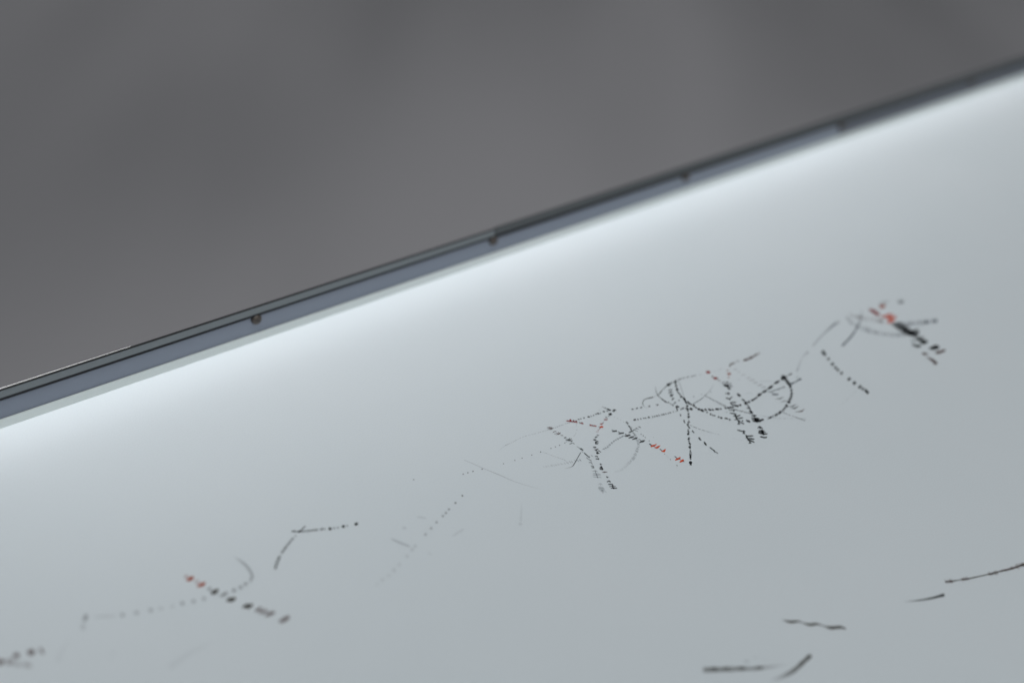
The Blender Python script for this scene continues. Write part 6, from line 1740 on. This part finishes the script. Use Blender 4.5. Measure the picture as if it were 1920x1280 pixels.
    ]),
    ('ink_blot', 'brown', None, 0, [
     (0,'80','-17423 -13245 -62 -85 -91 -8 -86 34 -20 103 13 111 89 62 97 -24 64 -82'),
     (0,'65','-17198 -13140 -55 -55 -27 -134 9 -157 35 -56 60 67 14 160 9 132'),
    ]),
    ('smudge', 'brown', None, 0, [
     (0,'30','-17822 -13843 -54 -52 -96 72 -70 124 -22 127 62 37 76 7 89 -103 47 -133'),
    ]),
    ('smudge', 'brown', None, 0, [
     (0,'25','-18080 -13596 -65 -38 -86 38 -57 97 -29 109 56 53 72 14 80 -70 26 -103'),
    ]),
    ('ink_stroke', 'umber', 'long dark barbed ink line', 0, [
     (1,'85 85 85 85 85 85 85 85 85 85 85 85 85 85 85 85 85 85 85 85 85 85 85 85 85 85 85 85 85 85 85 85 85 85 85 85 85 85 85 85 85 85 85 85 85 85 85 85 85 85 85 85 85 85 85 85 85 85 85 85 85 85 85 85 85 85','14308 -30745 24 -25 30 -21 33 -18 25 -25 36 -16 31 -17 35 -10 30 -16 40 -13 53 -10 51 -27 69 -22 73 -24 66 -28 57 -27 54 -23 48 -22 41 -26 47 -20 45 -22 43 -20 45 -15 40 -19 46 -19 55 -20 62 -22 67 -27 70 -27 81 -23 77 -30 84 -30 95 -28 90 -34 91 -29 80 -26 63 -26 47 -28 54 -18 50 -23 61 -23 79 -17 82 -18 77 -27 92 -12 75 -25 69 -28 74 -24 69 -29 74 -26 74 -27 83 -20 77 -30 88 -19 76 -25 71 -21 73 -7 50 -18 59 -2 53 -12 55 -19 65 -20 74 -19 79 -19 70 -29 81 -17 -3968 1441 43 -10 37 -15 34 -17 42 -10 33 -17 34 -13 26 -17 34 -12 32 -19 35 -27 59 -19 59 -31 62 -33 67 -28 63 -23 51 -25 49 -23 51 -17 44 -22 47 -19 45 -18 38 -20 45 -15 48 -16 52 -22 62 -23 69 -23 75 -24 72 -31 81 -26 84 -29 87 -36 96 -29 86 -34 78 -29 68 -22 63 -14 48 -22 57 -15 63 -18 67 -25 78 -22 89 -15 74 -31 83 -21 81 -21 69 -29 74 -25 70 -28 75 -24 74 -28 88 -18 78 -27 83 -17 74 -16 55 -22 62 -3 48 -16 57 -10 67 -9 72 -17 72 -23 71 -27 82 -17 69 -28'),
    ]),
    ('tick_line', 'brown', 'brown barbs on the long ink line', 0, [
     (0,'91','14425 -30649 -58 -97 -66 -98 36 7 61 96 62 102'),
     (0,'71','14462 -30697 -44 -74 -40 -57 32 -6 40 61 37 64'),
     (0,'83','14554 -30724 -56 -93 -60 -89 34 -11 58 97 65 99'),
     (0,'88','14615 -30754 -54 -88 -57 -94 31 -7 63 99 59 97'),
     (0,'84','14677 -30785 -59 -91 -57 -92 29 -7 59 84 51 89'),
     (0,'78','15093 -30995 -47 -75 -55 -83 56 15 40 69 43 73'),
     (0,'98','15177 -31007 -45 -71 -51 -87 51 12 34 61 54 72'),
     (0,'84','15217 -31059 -37 -60 -45 -67 41 -2 40 65 51 73'),
     (0,'90','15301 -31058 -58 -88 -55 -76 40 -5 63 97 54 81'),
     (0,'80','15363 -31087 -62 -96 -49 -68 32 -18 49 87 60 89'),
     (0,'75','16351 -31451 -57 -87 -39 -62 26 -16 50 79 57 82'),
     (0,'75','16458 -31450 -82 -114 -46 -76 32 -18 65 95 75 118'),
     (0,'69','16521 -31520 -58 -82 -37 -64 39 -10 57 89 50 71'),
     (0,'80','16617 -31547 -33 -59 -59 -81 27 -12 51 70 51 86'),
     (0,'98','16702 -31535 -80 -130 -59 -83 39 -11 69 108 56 83'),
     (0,'92','16774 -31588 -71 -107 -55 -84 44 14 47 68 72 100'),
     (0,'79','16924 -31656 -40 -62 -41 -53 34 -6 41 67 40 59'),
     (0,'96','17002 -31692 -38 -46 -35 -54 42 -5 30 48 34 50'),
     (0,'87','17075 -31696 -49 -63 -35 -58 36 7 39 51 39 60'),
     (0,'71','17149 -31730 -46 -70 -32 -50 39 -7 45 66 33 58'),
     (0,'82','17199 -31769 -38 -55 -32 -54 32 -6 50 60 42 66'),
     (0,'81','17306 -31787 -45 -65 -50 -74 35 9 50 70 49 70'),
     (0,'98','17357 -31804 -42 -52 -37 -59 42 2 33 48 45 53'),
     (0,'79','17439 -31816 -38 -61 -44 -63 37 -2 41 56 30 52'),
     (0,'87','17507 -31825 -46 -69 -65 -88 49 10 50 73 61 95'),
     (0,'95','17566 -31848 -41 -61 -54 -74 57 10 36 64 50 69'),
     (0,'80','17643 -31879 -38 -54 -50 -70 37 0 47 68 32 51'),
     (0,'87','17758 -31888 -48 -63 -52 -83 23 -18 56 78 54 81'),
     (0,'94','17874 -31842 -93 -135 -83 -118 38 -3 81 121 93 132'),
     (0,'93','17964 -31854 -98 -138 -79 -111 48 16 60 82 93 129'),
     (0,'91','18048 -31901 -59 -91 -85 -123 34 1 83 121 66 100'),
     (0,'79','18098 -31932 -72 -109 -53 -71 41 7 63 89 53 73'),
     (0,'73','18161 -31939 -90 -126 -67 -101 42 6 83 115 80 113'),
     (0,'95','18208 -31966 -73 -104 -71 -102 21 -28 97 130 70 99'),
     (0,'80','18318 -31976 -79 -104 -69 -99 33 -22 80 123 60 85'),
     (0,'68','18377 -31995 -78 -107 -84 -118 50 5 66 98 105 139'),
    ]),
    ('ink_stroke', 'charcoal', None, 0, [
     (1,'15 24 34 44 53 60 66 71 74 77 80 82 83 84 84 85','11873 -30466 117 -67 113 -73 119 -67 111 -70 115 -60 111 -51 107 -49 102 -48 101 -49 118 -37 115 -47 122 -41 122 -42 118 -47 124 -39 -1691 808 125 -61 130 -59 123 -64 128 -54 118 -55 110 -52 108 -46 109 -39 114 -35 108 -45 124 -35 125 -35 130 -33 138 -26 128 -37'),
    ]),
    ('ink_stroke', 'umber', 'short wavy ink stroke', 0, [
     (1,'40 49 58 68 75 80 81 80 76 73 70 67 64 61 60 60 63 69 75 81 85 86 86 85 82 80 76 71 65 61 60 63 68 75 81 85 86 85 84 82 80 78 76 74 72 70','6867 -28249 17 -60 29 -53 13 -63 25 -60 56 -42 42 -57 74 -30 67 -31 73 -16 48 -25 23 -28 27 -19 11 -28 18 -30 20 -37 18 -48 7 -61 29 -54 27 -58 34 -55 59 -34 61 -29 63 -20 56 -20 50 -21 44 -32 34 -44 28 -49 29 -51 26 -52 23 -51 10 -57 18 -55 28 -54 35 -58 65 -45 87 -26 67 -44 69 -31 55 -27 33 -32 43 -24 8 -43 27 -36 32 -35 -1661 1852 46 -43 31 -53 48 -41 45 -39 28 -48 65 -21 54 -39 66 -32 48 -46 47 -39 35 -34 5 -41 9 -32 3 -35 16 -37 30 -41 45 -41 30 -50 41 -42 46 -30 38 -30 55 -21 60 -25 59 -30 47 -45 31 -53 25 -54 23 -54 20 -55 31 -48 33 -45 43 -39 39 -40 40 -37 51 -28 53 -35 56 -46 84 -27 71 -39 55 -47 41 -46 6 -57 29 -38 4 -45 7 -46'),
    ]),
    ('ink_stroke', 'umber', 'blotchy grey ink stroke', 0, [
     (1,'55 54 53 52 51 50 49 48 47 46 45 44 44 43 42 40 37 33 28 24 20 17 13 10 7 4','2187 -28348 103 -73 112 -60 96 -76 118 -66 124 -76 134 -96 151 -103 161 -99 157 -90 128 -88 114 -58 86 -55 79 -50 77 -57 92 -65 124 -60 131 -67 150 -56 139 -64 124 -68 135 -42 111 -59 119 -45 121 -41 115 -51 -2818 1846 109 -67 96 -76 113 -61 104 -80 118 -82 145 -86 157 -98 154 -107 143 -105 134 -84 92 -80 83 -60 72 -54 84 -47 101 -50 109 -71 128 -70 121 -85 130 -72 131 -61 102 -75 118 -51 105 -60 101 -63 110 -57'),
     (0,'40','2807 -28565 -90 -8 -110 34 -71 80 -57 84 77 21 83 7 109 -59 62 -86'),
     (0,'40','3176 -28802 -63 -29 -94 39 -71 61 -35 74 47 48 98 -21 98 -41 45 -77'),
     (0,'40','3698 -29149 -75 -16 -99 26 -80 72 -5 66 22 61 103 -9 100 -62 52 -78'),
     (0,'40','4261 -29524 -80 -17 -94 25 -62 65 -4 62 26 59 96 -3 89 -54 45 -73'),
    ]),
    ('ink_stroke', 'umber', 'curved grey ink stroke', 0, [
     (1,'8 12 17 21 25 30 35 40 46 51 55 59 62 64 67 70 73 76 79 82 85','3946 -30157 99 -45 100 -45 108 -35 108 -38 118 -23 114 -34 118 -29 130 -9 134 3 126 -13 135 16 132 26 125 12 119 7 118 23 117 27 114 14 110 4 113 19 116 23 -2333 128 123 -11 122 -14 115 -22 118 -15 114 -18 127 0 128 0 120 -11 117 -14 122 13 112 -2 115 3 122 24 125 31 121 10 115 1 114 12 115 24 111 7 111 4'),
    ]),
    ('smudge', 'slate', None, 0, [
     (0,'14','4059 -28987 -68 -32 -83 -10 -46 53 9 71 64 55 79 0 58 -26 36 -52'),
    ]),
    ('smudge', 'slate', None, 0, [
     (0,'7','4308 -28919 8 -39 72 -58 109 -49 66 7 -16 44 -93 65 -90 39'),
    ]),
    ('smudge', 'slate', None, 0, [
     (0,'6','4563 -29241 6 -26 42 -41 76 -23 48 14 -3 37 -61 39 -68 12'),
    ]),
]

level = 0
last = None
for name, ink, label, sub, outlines in INK:
    verts, faces, dens = [], [], []
    for kind, ds, pts in outlines:
        d = [int(q) * 0.01 for q in ds.split()]
        q = [int(v) for v in pts.split()]
        p, ax, ay = [], 0, 0
        for dx, dy in zip(q[0::2], q[1::2]):
            ax += dx
            ay += dy
            p.append((ax * 1e-5, ay * 1e-5))
        z = 0.00006 + 0.000012 * (level % 17)
        level += 1
        base = len(verts)
        verts += [(x, y, z) for x, y in p]
        n = len(p)
        if kind == 0:
            cx = sum(q[0] for q in p) / n
            cy = sum(q[1] for q in p) / n
            verts.append((cx, cy, z))
            dens += d * (n + 1)
            faces += [(base + i, base + (i + 1) % n, base + n) for i in range(n)]
        else:
            h = n // 2
            dens += d + d
            faces += [(base + i, base + i + 1, base + h + i + 1, base + h + i) for i in range(h - 1)]
    me = bpy.data.meshes.new(name)
    me.from_pydata(verts, [], faces)
    at = me.attributes.new('ink_load', 'FLOAT', 'POINT')
    at.data.foreach_set('value', dens)
    bm = bmesh.new()
    bm.from_mesh(me)
    bmesh.ops.recalc_face_normals(bm, faces=bm.faces[:])
    for f in bm.faces:
        if f.normal.z < 0:
            f.normal_flip()
    bm.to_mesh(me)
    bm.free()
    o = link(name, me, INKS[ink], last if sub else sheet)
    if label:
        o['label'] = label
    if name in ('dotted_line', 'dashed_line', 'tick_line', 'faint_tick_line', 'faint_dotted_line') and len(outlines) > 2:
        o['kind'] = 'stuff'          # specks too small to pick apart one by one
    if not sub:
        last = o
